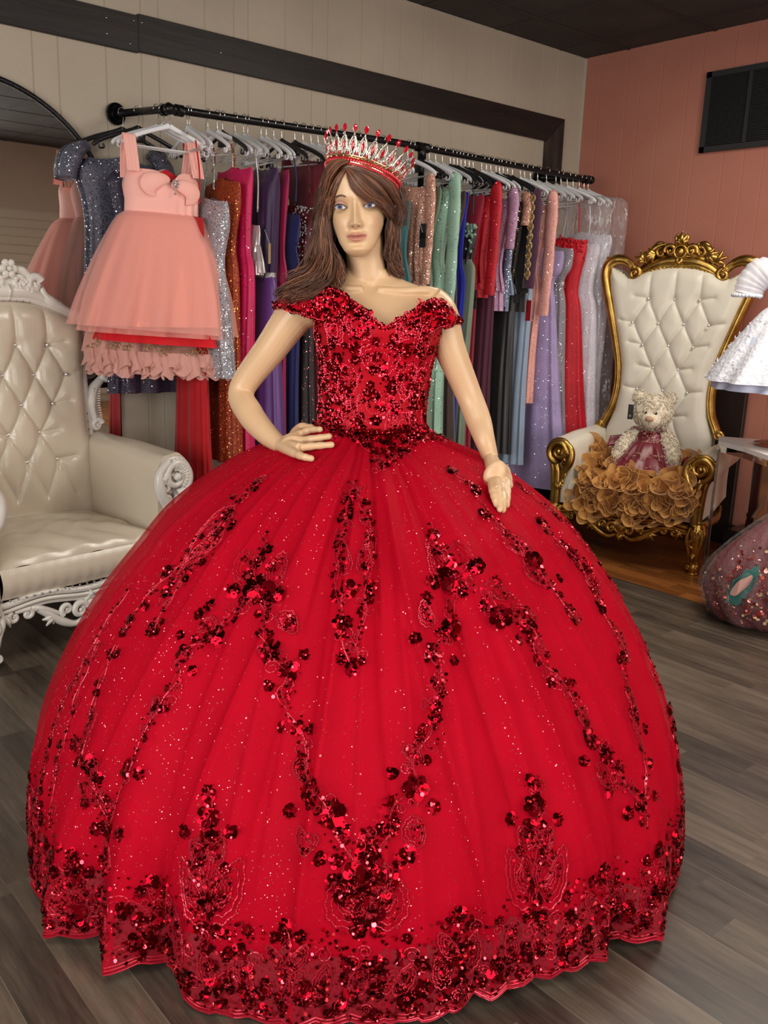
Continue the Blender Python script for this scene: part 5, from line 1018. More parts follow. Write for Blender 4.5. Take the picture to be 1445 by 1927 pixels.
# ---- fabric library
def cloth(name, r, g, b_, rough=.75, vary=.08, sheen=.2, spec=.3, bump=None, **kw): return mat(name, srgb(r, g, b_), rough, vary=vary, vscale=8, Sheen_Weight=sheen, Specular_IOR_Level=spec, bump=bump, **kw)
def seqn(name, r, g, b_, gl=(1, .9, .8, 1), cell=.006, dens=.7, **kw): return glitter(name, srgb(r, g, b_), gl, cell=cell, dens=dens, rough=.6, tilt=1.3, **kw)
FB = dict(
 red=cloth('red_chiffon', 176, 12, 24), orange=seqn('burnt_orange_sequins', 150, 52, 16, (.75, .28, .08, 1)), hotpink=glitter('hot_pink_jersey', srgb(196, 16, 84), (1, .5, .7, 1), cell=.006, dens=.08, rough=.55),
 purple=cloth('purple_satin', 84, 40, 112, .42, spec=.5), dkpurple=cloth('dark_purple_satin', 52, 26, 66, .45), silver=seqn('silver_sequins', 152, 152, 160, (.85, .85, .9, 1), dens=.85), silsat=mat('silver_satin', srgb(196, 192, 190), .25, .5),
 magenta=cloth('magenta_satin', 150, 14, 70, .5), navy=cloth('navy_satin', 24, 30, 84, .5), blackred=glitter('black_red_glitter', srgb(26, 6, 10), (.8, .25, .25, 1), cell=.006, dens=.18), maroon=cloth('maroon_tulle', 104, 14, 34, .7), maroonc=seqn('maroon_lace', 74, 8, 18, (.6, .12, .15, 1), dens=.35),
 teal=cloth('teal_velvet', 22, 84, 88, .45, sheen=.5), rosegold=seqn('rose_gold_sequins', 196, 142, 122, (.95, .7, .58, 1)), mint=glitter('mint_beaded_lace', srgb(140, 176, 156), (.9, 1, .95, 1), cell=.007, dens=.12, rough=.5), brown=cloth('brown_velvet', 52, 30, 24, .5, sheen=.5), royal=cloth('royal_blue_crepe', 26, 32, 150, .5), black=cloth('black_satin', 20, 18, 20, .4, spec=.5),
 sage=cloth('sage_satin', 104, 116, 96, .42, spec=.5), seafoam=mat('seafoam_satin', srgb(124, 150, 132), .3, .2), redlace=seqn('red_lace', 178, 16, 34, (.9, .2, .25, 1), dens=.12, cell=.008), wine=cloth('wine_crepe', 134, 14, 40, .6), plum=cloth('plum_crepe', 72, 20, 44, .6), lilac=seqn('lilac_lace', 176, 134, 164, (.95, .8, .9, 1), dens=.2), bluegrey=seqn('blue_grey_sequins', 112, 126, 150, (.8, .85, .95, 1)),
 blackgold=seqn('black_gold_sequins', 30, 24, 18, (.8, .62, .35, 1), dens=.35), velvet=cloth('black_velvet', 14, 11, 14, .7, sheen=.6), plumv=cloth('plum_velvet', 62, 20, 50, .6, sheen=.5), ltblue=cloth('dusty_blue_chiffon', 140, 156, 178, .6), pinklace=seqn('pink_lace', 226, 160, 150, (1, .8, .76, 1), dens=.10), lav=glitter('lavender_glitter_tulle', srgb(156, 140, 184), (.95, .9, 1, 1), cell=.005, dens=.07), grey=glitter('grey_glitter_tulle', srgb(138, 132, 140), (1, .98, 1, 1), cell=.005, dens=.16), redg=glitter('red_beaded_tulle', srgb(186, 14, 34), (1, .4, .4, 1), cell=.006, dens=.05),
 white=glitter('white_glitter_tulle', srgb(206, 200, 212), (1, 1, 1, 1), cell=.005, dens=.12), coral=cloth('coral_satin', 200, 60, 60, .5), greyseq=seqn('grey_sequins', 84, 84, 100, (.75, .78, .88, 1), dens=.5), dkseq=seqn('dark_plum_sequins', 44, 38, 60, (.7, .66, .85, 1), dens=.55), blush=cloth('blush_tulle', 216, 160, 150, .7))
PLAST = NT('clear_plastic'); q = PLAST.co(scale=(1, 1, .45)); pn = PLAST.noise(q, 14, 4, .6); PLAST.set(Base_Color=(.85, .86, .88, 1), Roughness=.10, Alpha=PLAST.math('ADD', PLAST.math('MULTIPLY', PLAST.math('GREATER_THAN', PLAST.noise(q, 30, 5, .7), .60), .38), .11), Specular_IOR_Level=1.0); PLAST.bump(pn, 1.0, .03); PLAST = PLAST.m  # noise-picked pale, more opaque patches imitate white highlights on the creases
STONE = seqn('clear_rhinestones', 170, 168, 170, (1, 1, 1, 1), cell=.004, dens=.95, metal_base=.6)
GOLDT = seqn('gold_braid', 176, 146, 98, (1, .86, .6, 1), cell=.003, dens=.6, metal_base=.4)
def gsurf(prof, nf=14, amp=.010, ph=0.0, scoop=.05, nt=72, nz=60, drift=0.0):
    K = smoothpath(A(prof), nz); th = np.linspace(0, 2 * math.pi, nt, endpoint=False); H = K[0, 0] - K[-1, 0]
    g = np.clip((K[0, 0] - K[:, 0]) / H, 0, 1)[:, None]
    f = amp * g ** 1.2 * (np.sin(nf * th + ph + 1.2 * g) + .5 * np.sin((nf * 1.7 // 1) * th + 2 * ph + 2 * g))
    x = K[:, 1][:, None] * np.sign(np.cos(th)) * np.abs(np.cos(th)) ** .8 + f * .4 * np.cos(th); y = (K[:, 2][:, None] * np.sign(np.sin(th)) * np.abs(np.sin(th)) ** .9) + f * np.sign(np.sin(th)) * np.abs(np.sin(th)) ** .4
    z = K[:, 0][:, None] + 0 * x; fade = np.clip(1 - (K[0, 0] - z) / .22, 0, 1); z = z - scoop * fade * (1 - np.clip(np.abs(x) / (K[0, 1] + 1e-6), 0, 1) ** 2); z = z - .06 * (np.abs(x) / K[0, 1]).clip(0, 1.2) * fade * (scoop > .0)
    return np.stack([x + drift * g, y, z], -1)
SRF = {}
def garment(X, label, fab, zb=.45, w=.19, wb=.24, th=.032, waist=.12, kind='gown', hanger='clear', skirt=None, zw=1.62, ztop=None, sleeve=None, strap=None, belt=None, rz=None, nf=14, amp=None, dy=0.0, cat='dress', thb=None, name='hanging_gown', extra=None, group='garments on the pipe rack'):
    rp = railpt(X); ang = R2(90) + (rz if rz is not None else R2(random.uniform(-7, 7)))
    t = thing(name, label, cat, (rp[0], rp[1] + dy, rp[2] + .012), ang, group)
    hang(hanger, (rp[0] + .002, rp[1] + dy, rp[2] + .006), ang, hanger.capitalize() + ' hanger holding the ' + label.split(' hanging')[0].lower())
    z0 = ztop if ztop is not None else -.165; zW = zw - 2.2; zB = zb - 2.2; thb = thb or th * 1.3
    top = [(z0, w * .96, th * .5), (z0 - .05, w, th * .8), (z0 - .16, w * .93, th * 1.15), (zW, waist, th * .8)]
    amp = amp if amp is not None else min(.010, thb * .3)
    SRF['G'] = gsurf(top + ([(zW - .02, waist * 1.01, th * .8)] if skirt else [(zW - .15, waist * 1.25, th), (zW * .4 + zB * .6, (waist + wb) * .52, thb), (zB, wb, thb)]), nf, amp, X * 9, scoop=.05 if strap is None else .03); b = MB().grid(SRF['G'], cv=True)
    b.build('bodice' if skirt else 'dress_body', FB[fab], t)
    if skirt:
        MB().grid(gsurf([(zW + .005, waist * 1.02, th * .82), (zW - .10, waist * 1.25, th), (zW * .45 + zB * .55, (waist + wb) * .53, thb), (zB, wb, thb)], nf, amp, X * 7, scoop=0), cv=True).build('skirt', FB[skirt], t)
    if sleeve:
        ln, r, fb = sleeve[:3]
        for s in (-1, 1):
            P = smoothpath([(s * (w - .02), 0, z0 - .02), (s * (w + .012), .005, z0 - .07), (s * (w + .020), .012, z0 - ln * .55), (s * (w + .012), .016, z0 - ln)], 30); u = np.linspace(0, 1, 30)
            MB().tube(P, np.interp(u, [0, .15, 1], [r * .6, r, r * .85]) * (1 + .05 * np.sin(u * 23 + X) + .04 * np.sin(u * 61)), 14, flat=.45, up=(0, 1, 0), caps=False).build('sleeve', FB[fb], t)
    if strap:
        for s in (-1, 1): MB().tube(smoothpath([(s * strap, .0, -.135), (s * (strap + .01), -.012, (z0 - .135) / 2), (s * (strap + .02), -.004, z0)], 14), .004, 6).build('strap', FB[fab], t)
    if belt: 
        G_ = gsurf([(zW + .012, waist * 1.05, th * .95), (zW - .012, waist * 1.05, th * .95)], 3, 0, 0, scoop=0, nz=3); MB().grid(G_, cv=True).build('belt', belt, t)
    if extra: extra(t, w, th, z0, zW)
    return t
def trim_extra(t, w, th, z0, zW):
    b = MB()
    for s in (-1, 1):
        for k in range(9):
            z = z0 - .05 - k * .052; c = A([s * (w + .030), .046, z]); spiral(b, (0, 0), .024, .005, 1.3, 0, s, .0045, .003); V = b.V[-2:]
            b.V[-2] = b.V[-2] + c; b.V[-1] = b.V[-1] + c; b.ell(c + A([0, .002, -.026]), (.013, .005, .014), 8, 6)
        b.tube([(s * (w + .030), .042, z0 - .03), (s * (w + .030), .042, z0 - .50)], .004, 6)
    b.build('braid_trim', GOLDT, t)['label'] = 'gold scrolling braid'
def tagx(n=1, col_=None, zt_=-.45, w_=.022, h_=.06):
    def f(t, w, th, z0, zW):
        for k in range(n):
            c = A([-(w + .004), .040, zt_ - k * .045]); m = [mat('black_tag_card', (.02, .02, .022, 1), .4), mat('white_tag_card', srgb(214, 212, 206), .5), mat('kraft_tag_card', srgb(208, 176, 112), .5), mat('red_tag_card', srgb(150, 18, 26), .5)]
            o = MB().box((c[0] - w_, c[1] - .0008, c[2] - h_), (c[0] + w_, c[1] + .0008, c[2]), 0).box((c[0] - w_ * .8, c[1] - .0014, c[2] - h_ * .75), (c[0] + w_ * .8, c[1] - .0006, c[2] - h_ * .4), 1).build('price_tag', [m[0] if col_ is None else m[col_], m[1] if col_ is None else m[2]], t, smooth=False)
            MB().tube([(c[0], c[1], c[2]), (c[0] + .01, c[1] + .02, c[2] + .06)], .0008, 4).build('tag_string', HW_M, t)
    return f
def stones(fab_m, pts, nm='rhinestone_applique', r=.006):
    def f(t, w, th, z0, zW):
        b = MB()
        for (x, z, sx, sz, n) in pts:
            for k in range(n): X_ = -min(x + random.gauss(0, sx), w * .97); Z_ = z + random.gauss(0, sz); q_ = SRF['G'].reshape(-1, 3); q_ = q_[q_[:, 1] > -.004]; d_ = (q_[:, 0] - X_) ** 2 + (q_[:, 2] - Z_) ** 2; j_ = d_.argmin(); b.ell(q_[j_] + A([random.gauss(0, .003), .002, random.gauss(0, .003)]), random.uniform(.5, 1.0) * r, 6, 4)
        b.build(nm, fab_m, t)
    return f
def both(*fs):
    def f(*a):
        for g in fs: g(*a)
    return f
ZT = -.165
garment(2.06, 'Red pleated chiffon gown hanging behind the silver sequin halter dress', 'red', zb=.50, w=.12, ztop=-.40, strap=.06, waist=.10, zw=1.5, wb=.17, th=.028, hanger='white')
garment(2.15, 'Silver sequin halter dress hanging at the left end of the rail', 'silver', zb=1.04, w=.195, waist=.14, wb=.23, th=.045, ztop=-.33, zw=1.55, strap=.03, hanger='white', rz=R2(-4))
garment(2.225, 'Burnt orange sequin gown hanging left of the hot pink gown', 'orange', zb=.62, w=.16, waist=.11, wb=.16, th=.03, ztop=-.24, strap=.08, hanger='black')
garment(2.29, 'Hot pink gown with a sparkling front edge hanging left of the purple gown', 'hotpink', zb=.60, w=.15, waist=.13, wb=.16, th=.028, ztop=-.17, hanger='clear', extra=stones(FB['hotpink'], [(.10, -.5, .02, .2, 40)], 'sequin_edge', .004))
garment(2.335, 'Silver satin dress with draped cowl hanging tight against the hot pink gown', 'silsat', zb=1.50, w=.15, waist=.15, wb=.17, th=.02, ztop=-.42, strap=.1, hanger='clear', zw=1.66)
garment(2.43, 'Purple satin gown with a rhinestone belt hanging left of the mannequin', 'dkpurple', zb=.60, w=.175, waist=.13, wb=.24, th=.045, thb=.06, skirt='purple', zw=1.50, belt=STONE, hanger='white', extra=tagx(1, 2, -.56, .010, .09))
garment(2.50, 'Magenta satin gown hanging just right of the purple gown', 'magenta', zb=.70, w=.16, waist=.12, wb=.14, th=.02, hanger='white')
garment(2.545, 'Navy satin gown hanging between the magenta and the crystal maroon gowns', 'navy', zb=.60, w=.165, waist=.14, wb=.17, th=.02, ztop=-.36, strap=.1, hanger='black')
garment(2.62, 'Maroon gown with crystal encrusted corset bodice and glitter skirt hanging left of the wig', 'maroonc', zb=.55, w=.165, waist=.12, wb=.20, th=.03, thb=.045, ztop=-.33, strap=.09, skirt='blackred', zw=1.46, hanger='black', rz=R2(6), extra=stones(STONE, [(.09, -.38, .03, .015, 50), (.03, -.45, .04, .012, 50), (.10, -.50, .02, .02, 45), (.06, -.62, .04, .03, 35), (.06, -.70, .05, .015, 50), (.05, -.55, .05, .06, 30)], 'crystal_embroidery'))
garment(2.715, 'Maroon tulle gown with high shoulders hanging behind the crystal corset gown', 'maroon', zb=.60, w=.20, waist=.13, wb=.22, th=.04, ztop=-.10, hanger='white', sleeve=(.22, .04, 'maroon'))
garment(2.80, 'Black gown with red glitter hanging behind the mannequin', 'blackred', zb=.50, wb=.21, th=.03, hanger='clear')
garment(2.90, 'Dark plum gown hanging hidden behind the wig', 'plum', zb=.50, wb=.21, th=.03, hanger='clear')
garment(3.01, 'Black satin gown hanging hidden behind the crown', 'black', zb=.50, wb=.21, th=.03, hanger='white')
garment(3.205, 'Teal velvet gown hanging just right of the wig', 'teal', zb=1.2, w=.20, waist=.18, wb=.20, th=.035, ztop=-.26, strap=.1, hanger='white', amp=.009)
garment(3.17, 'Slate blue chiffon gown hanging right of the red bodice', 'ltblue', zb=.65, wb=.21, th=.025, w=.14, hanger='white')
garment(3.345, 'Rose gold sequin dress with long sleeves hanging between teal velvet and mint lace', 'rosegold', zb=1.40, w=.175, waist=.14, wb=.17, th=.03, sleeve=(.56, .036, 'rosegold'), hanger='white', extra=tagx(2, None, -.42, .022, .075))
garment(3.43, 'Dark sage gown hanging behind the mint lace gown', 'sage', zb=.60, wb=.20, th=.022, hanger='black')
garment(3.50, 'Mint green beaded lace gown with long sheer sleeves hanging right of the rose gold sequins', 'mint', zb=.60, w=.20, waist=.15, wb=.19, th=.045, sleeve=(.84, .044, 'mint'), hanger='white', extra=stones(FB['seafoam'], [(.185, -1.0, .016, .018, 60), (.15, -.25, .03, .05, 60)], 'beaded_cuff', .007))
garment(3.60, 'Brown velvet gown hanging right of the mint lace gown', 'brown', zb=.55, wb=.19, th=.035, w=.185, hanger='clear')
garment(3.66, 'Royal blue crepe gown hanging beside the brown velvet gown', 'royal', zb=.62, w=.165, wb=.15, waist=.14, th=.022, hanger='black')
garment(3.715, 'Black satin corset gown with seafoam drape hanging left of the red lace top', 'black', zb=.50, w=.18, wb=.17, waist=.15, th=.03, ztop=-.34, strap=.12, skirt='sage', zw=1.62, hanger='black', extra=stones(FB['seafoam'], [(.15, -.42, .02, .05, 50)], 'draped_cup', .014))
garment(3.775, 'Wine red gown with a long narrow skirt hanging under the red lace top', 'wine', zb=.50, w=.17, wb=.17, th=.025, hanger='black', extra=tagx(2, None, -.74, .022, .06))
garment(3.84, 'Red lace dress with long sleeves hanging right of the black and seafoam gown', 'redlace', zb=1.42, w=.21, waist=.16, wb=.18, th=.035, sleeve=(.60, .046, 'redlace'), hanger='black')
garment(3.91, 'Plum crepe gown hanging to the right of the red lace dress', 'plum', zb=.48, w=.17, wb=.18, th=.028, hanger='white')
garment(3.985, 'Lilac lace dress with short puffed sleeves hanging right of the red lace dress', 'lilac', zb=1.35, w=.20, wb=.17, waist=.14, th=.028, sleeve=(.34, .042, 'lilac'), hanger='white')
garment(4.03, 'Blue grey sequin dress hanging below the lilac sleeve', 'bluegrey', zb=1.35, w=.13, wb=.16, waist=.16, th=.02, zw=1.6, hanger='black', sleeve=(.66, .030, 'bluegrey'))
garment(4.09, 'Black gown with gold sequin bodice hanging left of the black velvet jacket', 'blackgold', zb=.50, w=.18, wb=.19, th=.03, skirt='black', zw=1.50, hanger='black', sleeve=(.2, .035, 'rosegold'), extra=tagx(1, None, -.75, .02, .05))
garment(4.17, 'Black velvet jacket dress with gold braid down the sleeve hanging left of the pink lace', 'velvet', zb=1.35, w=.21, wb=.18, waist=.16, th=.03, sleeve=(.55, .05, 'plumv'), hanger='black', extra=trim_extra)
garment(4.24, 'Dusty blue chiffon gown hanging under the pink lace top', 'ltblue', zb=.42, w=.16, wb=.17, th=.03, hanger='white', extra=tagx(1, 3, -.78, .018, .12), amp=.010)
garment(4.33, 'Pink lace gown with long sleeves hanging right of the gold braid jacket', 'pinklace', zb=.80, w=.20, wb=.15, waist=.13, th=.03, sleeve=(.70, .048, 'pinklace'), hanger='white')
garment(4.48, 'Lavender glitter tulle gown hanging between the pink lace and grey glitter gowns', 'lav', zb=.25, w=.17, wb=.33, th=.04, thb=.06, waist=.11, ztop=-.42, strap=.07, zw=1.52, hanger='clear', nf=9, amp=.014)
garment(4.57, 'Grey glitter gown with a jewelled waist hanging beside the red strapless gown', 'grey', zb=.50, w=.18, wb=.24, th=.035, waist=.12, ztop=-.40, strap=.09, zw=1.53, hanger='clear', belt=STONE)
garment(4.68, 'Red strapless gown with floral bodice hanging near the right end of the rail', 'redg', zb=.35, w=.18, wb=.34, waist=.14, th=.05, thb=.07, ztop=-.35, strap=.09, zw=1.50, hanger='white', nf=10, extra=stones(FB['redg'], [(.10, -.40, .05, .05, 120)], 'floral_applique', .011))
garment(4.80, 'White glitter tulle gown hanging in clear plastic left of the gold throne', 'white', zb=.35, w=.21, wb=.34, waist=.18, th=.05, thb=.07, ztop=-.36, strap=.09, zw=1.5, hanger='white', nf=10)
garment(4.89, 'White tulle gown hanging last on the rail in clear plastic', 'white', zb=.6, w=.24, wb=.26, waist=.20, th=.05, thb=.06, ztop=-.30, strap=.1, zw=1.5, hanger='white', nf=10)
def bag(X, w, z0, zb, th, label, group=None):
    rp = railpt(X); t = thing('garment_bag', label, 'garment bag', (rp[0], rp[1], rp[2]), R2(90 + random.uniform(-4, 4)))
    P = gsurf([(-.095, .04, .02), (-.12, w * .6, th * .7), (-.17, w, th), (-.5, w * 1.02, th * 1.1), (zb * .5, w * 1.0, th * 1.15), (zb, w * 1.05, th * 1.1)], 9, .014, X, scoop=0, nz=80); P += RNG.normal(0, .0028, P.shape); MB().grid(P, cv=True).build('plastic_cover', PLAST, t)
bag(4.80, .26, 0, -1.75, .062, 'Clear plastic bag over the white glitter gown on the rail'); bag(4.885, .30, 0, -1.55, .062, 'Clear plastic bag over the last white gown on the rail')
# loose hangers waiting on the rail, each told apart by the gowns on either side
GL = sorted((o.location.x, o['label'].split(' hanging')[0].split(' with ')[0].split(' under ')[0].lower()) for o in COL.objects if o.name.startswith('hanging_gown') and o.parent is None)
for x_, kd in ((2.05, 'white'), (2.20, 'white'), (2.36, 'clear'), (2.46, 'white'), (2.67, 'clear'), (2.76, 'clear'), (3.38, 'white'), (3.46, 'clear'), (3.55, 'white'), (3.69, 'black'), (3.745, 'clear'), (3.81, 'black'), (3.95, 'clear'), (4.06, 'white'), (4.13, 'black'), (4.28, 'clear'), (4.40, 'clear'), (4.62, 'clear'), (4.74, 'clear'), (4.85, 'clear')):
    rp = railpt(x_); l_ = [q for q in GL if q[0] < x_]; r_ = [q for q in GL if q[0] >= x_]; hang(kd, (rp[0], rp[1], rp[2] + .006), R2(90 + random.uniform(-16, 16)), 'Spare %s hanger on the rail just left of the %s' % (kd, r_[0][1]))
# ---- child dresses on the short arm of the rack (hang parallel to the wall)
def armpt(f): p = A([1.894, YW, 2.192]); q = railpt(1.963); return p * (1 - f) + q * f
def child(f, name, label, dx=0.0, hk='white', rz=0.0, tilt=0.0):
    p = armpt(f); t = thing(name, label, 'dress', (p[0] + dx, p[1], p[2] + .012), R2(rz), 'child dresses on the rack arm'); hang(hk, (p[0], p[1], p[2] + .006), R2(rz), hk.capitalize() + ' hanger holding the ' + label.split(' hanging')[0].lower(), 'hangers on the rack arm', tilt); return t
PINKT = NT('peach_pink_tulle'); q = PINKT.co(); PINKT.set(Base_Color=srgb(255, 184, 170), Roughness=.8, Alpha=.44, Sheen_Weight=.4); PINKT.bump(PINKT.noise(q, 400, 2), .3, .002); PINKT = PINKT.m
PINKS = cloth('peach_pink_satin', 252, 186, 174, .55, vary=.04); PINKL = cloth('peach_pink_lining', 255, 168, 150, .7, vary=.03); BRIGHTR = cloth('bright_red_tulle', 206, 10, 26, .7)
def skirt(t, m, prof, name='skirt', nf=11, amp=.02, ph=0.0, drift=0.0, hem=0.0, off=0):
    G_ = gsurf(prof, nf, amp, ph, scoop=0, nt=150, nz=46, drift=drift); G_[..., 2] += hem * np.linspace(0, 1, 46)[:, None] ** 2 * (G_[..., 0] * -1.0)
    return MB().grid(G_, cv=True).build(name, m, t)
t = child(1.0, 'child_dress', 'Peach pink tulle child dress with wide straps hanging at the front of the rack arm', dx=-.04, rz=-2)
bp = lambda z: z - 2.19
B_ = gsurf([(bp(1.915), .155, .05), (bp(1.87), .170, .075), (bp(1.80), .168, .075), (bp(1.73), .172, .068)], 2, 0, 0, scoop=0, nt=100, nz=30); xx = B_[..., 0]; u = np.linspace(0, 1, 30)[:, None]
B_[..., 2] -= (1 - u) * (.045 * np.exp(-((xx - .015) / .035) ** 2) + .03 * (B_[..., 1] > 0)); B_[..., 1] += .004 * np.sin(xx * 160) * (xx > .02) * u * (B_[..., 1] < 0); MB().grid(B_, cv=True).build('bodice', PINKS, t)
for s in (-1, 1):
    P = smoothpath([(s * .150, -.055, bp(1.90)), (s * .148, -.03, bp(1.98)), (s * .146, .0, bp(2.055)), (s * .145, .03, bp(1.98)), (s * .14, .05, bp(1.88))], 40); MB().grid(A([P + A([d, .002 * math.cos(d * 400), 0]) for d in np.linspace(-.028, .028, 13)])).build('strap', PINKS, t)
b = MB()
for s, c in ((-1, (-.065, bp(1.865))), (1, (.075, bp(1.845)))):
    X_, Z_ = np.meshgrid(np.linspace(-1, 1, 24), np.linspace(-1, 1, 16)); r = np.sqrt(np.clip(1 - Z_ ** 2, 0, 1)); x = c[0] + X_ * .068 * r; z = c[1] + Z_ * .040 * (1 + .3 * X_ * s) - .012 * s * X_ ; b.grid(np.stack([x, -.078 - .018 * (1 - X_ ** 2) * r, z], -1))
b.build('bow', PINKS, t); b = MB()
for a in range(8): b.ell((.020 + .013 * math.cos(a * .785), -.094, bp(1.862) + .017 * math.sin(a * .785)), .0045, 7, 5)
b.ell((.020, -.096, bp(1.862)), (.008, .005, .011), 8, 6).ell((.020, -.094, bp(1.835)), .005, 7, 5).ell((.020, -.094, bp(1.822)), .006, 7, 5); b.build('brooch', STONE, t)
skirt(t, PINKL, [(bp(1.74), .168, .066), (bp(1.70), .20, .10), (bp(1.55), .255, .145), (bp(1.38), .305, .18), (bp(1.26), .330, .195)], 'lining', 13, .012, 1, -.035)
skirt(t, PINKT, [(bp(1.742), .172, .068), (bp(1.70), .215, .11), (bp(1.55), .285, .165), (bp(1.38), .345, .21), (bp(1.235), .380, .23)], 'tulle_skirt', 12, .022, 2, -.04, .06)
skirt(t, PINKT, [(bp(1.741), .170, .067), (bp(1.70), .208, .105), (bp(1.55), .27, .155), (bp(1.38), .325, .195), (bp(1.215), .355, .21)], 'tulle_skirt', 17, .016, 5, -.03, .05)
t = child(.90, 'child_dress', 'Bright red tulle child dress hanging behind the peach pink one', dx=.0, hk='white')
MB().grid(gsurf([(bp(1.97), .10, .02), (bp(1.9), .115, .035), (bp(1.74), .13, .04)], 3, 0, 0, scoop=.04), cv=True).build('bodice', BRIGHTR, t)
skirt(t, BRIGHTR, [(bp(1.745), .15, .05), (bp(1.68), .19, .09), (bp(1.45), .27, .16), (bp(1.175), .335, .225)], 'skirt', 12, .012, 3, -.02, .06)
t = child(.80, 'child_dress', 'Blush tulle child dress with gold lace and ruffled hem hanging behind the red one', dx=.0, hk='white')
BLT = NT('blush_tulle_sheer'); BLT.set(Base_Color=srgb(226, 168, 156), Roughness=.8, Alpha=.72, Sheen_Weight=.3); BLT = BLT.m
MB().grid(gsurf([(bp(1.97), .15, .03), (bp(1.9), .17, .06), (bp(1.74), .15, .05)], 3, 0, 0, scoop=.04), cv=True).build('bodice', FB['blush'], t)
pr = [(bp(1.745), .15, .05), (bp(1.66), .20, .08), (bp(1.42), .30, .15), (bp(1.12), .365, .20)]; skirt(t, BLT, pr, 'skirt', 13, .016, 4, 0, .05); skirt(t, FB['blush'], [(a, b_ * .96, c * .93) for a, b_, c in pr], 'lining', 13, .012, 4, 0, .05)
b = MB(); th_ = np.linspace(math.pi, 2 * math.pi, 330); rz_ = lambda d, k: A([(.372 + d) * np.cos(th_) * (np.abs(np.cos(th_)) + .001) ** -.2, (.218 + d) * np.sin(th_) + .018 * np.sin(k * th_), bp(1.11) - .018 * np.cos(th_)]).T
for j in range(3):
    base = rz_(-.01 * j, 20 + j); G_ = [base + A([0, 0, .03])]
    for m_ in range(6): f = m_ / 5; G_.append(base + np.stack([f * .022 * np.sin(th_ * (44 + 3 * j)), -f * .020 * np.abs(np.cos(th_ * (44 + 3 * j))) - .01 * j, -f * (.040 + .018 * j) + .012 * f * np.cos(th_ * (88))], -1))
    b.grid(A(G_))
b.build('ruffled_hem', BLT, t)
b = MB()
for k in range(70):
    a = math.pi * (1 + random.random()); z = bp(1.155 + random.gauss(0, .012)); c = A([.360 * math.cos(a), .215 * math.sin(a) - .014, z - .018 * math.cos(a)]); q = np.linspace(0, 5, 12); r = .016 * (1 - q / 7); b.tube(c + np.stack([r * np.cos(q), 0 * q, r * np.sin(q)], -1), .0022, 4, False)
b.build('gold_lace', GOLDT, t)
t = child(.45, 'child_dress', 'Dark plum sequin child dress hanging behind the ruffled blush one', dx=.02, hk='black')
MB().grid(gsurf([(bp(1.98), .15, .03), (bp(1.9), .17, .05), (bp(1.70), .14, .04), (bp(1.5), .16, .045), (bp(1.15), .185, .05), (bp(.93), .20, .055)], 12, .014, 0, scoop=.04), cv=True).build('dress_body', FB['dkseq'], t)
t = child(.15, 'child_dress', 'Grey sequin dress with short puffed sleeves hanging nearest the wall on the rack arm', dx=-.02, hk='black')
MB().grid(gsurf([(bp(2.03), .15, .03), (bp(1.95), .19, .045), (bp(1.70), .15, .035), (bp(1.3), .17, .04)], 8, .006, 0, scoop=.04), cv=True).build('dress_body', FB['greyseq'], t)
for s in (-1, 1): MB().tube(smoothpath([(s * .15, 0, bp(2.02)), (s * .20, 0, bp(1.99)), (s * .235, 0, bp(1.93)), (s * .245, 0, bp(1.87))], 20), np.interp(np.linspace(0, 1, 20), [0, .5, 1], [.03, .055, .045]), 14, flat=.8).build('sleeve', FB['greyseq'], t)
# ================================================================= on and beside the gold throne
ga = R2(-74); GX = A([math.cos(ga), math.sin(ga), 0]); GY = A([-math.sin(ga), math.cos(ga), 0]); GO = A([4.252, 2.88, 0])
def gl(x, y, yl):
    P = on_plane(x, y, GO + GY * yl, GY) - GO; return A([P @ GX, yl, P[2]])
# ruffled mustard organza spread over the seat
ORG = NT('mustard_organza'); q = ORG.co(); ORG.set(Base_Color=ORG.ramp(ORG.noise(q, 12, 3), [(.3, srgb(186, 128, 58)), (.7, srgb(216, 158, 84))]), Roughness=.6, Alpha=.80, Sheen_Weight=.3); ORG = ORG.m
ORGC = mat('mustard_rolled_edge', srgb(226, 172, 100), .5)
rs = thing('ruffled_skirt', 'mustard organza ruffled skirt spread over the gold throne seat under the bear', 'skirt', tuple(GO), ga)
OUT = [(1108, 835), (1128, 815), (1150, 845), (1158, 880), (1185, 905), (1225, 915), (1262, 905), (1285, 872), (1302, 848), (1303, 890), (1296, 935), (1286, 962), (1250, 972), (1200, 975), (1150, 972), (1112, 962), (1085, 945), (1075, 925), (1090, 890)]
def inside(x, y):
    c = False; n = len(OUT)
    for i in range(n):
        (x1, y1), (x2, y2) = OUT[i], OUT[(i + 1) % n]
        if (y1 > y) != (y2 > y) and x < (x2 - x1) * (y - y1) / (y2 - y1) + x1: c = not c
    return c
def gs(x, y, off=0.0):
    P = on_plane(x, y, GO + A([0, 0, .492 + off]), (0, 0, 1)) - GO; yl = P @ GY
    if yl > .0: return A([P @ GX, yl, .492 + off])
    return gl(x, y, -.035 - off)
ydep = lambda y: float(np.interp(y, [812, 850, 885, 915, 940, 978], [.40, .30, .20, .07, -.045, -.060]))
b = MB(); G_ = []
for i in range(26):
    y = 822 + 150 * i / 25; xs_in = [x for x in range(1060, 1310) if inside(x, y)]
    if xs_in: G_.append([gs(xs_in[0] + (xs_in[-1] - xs_in[0]) * k / 20, y, -.002) if y > 875 else gl(xs_in[0] + (xs_in[-1] - xs_in[0]) * k / 20, y, ydep(y) + .018) for k in range(21)])
b.grid(A(G_)); b.build('underlayer', mat('mustard_lining', srgb(168, 112, 48), .8), rs)
rb, rc = MB(), MB(); cnt = 0
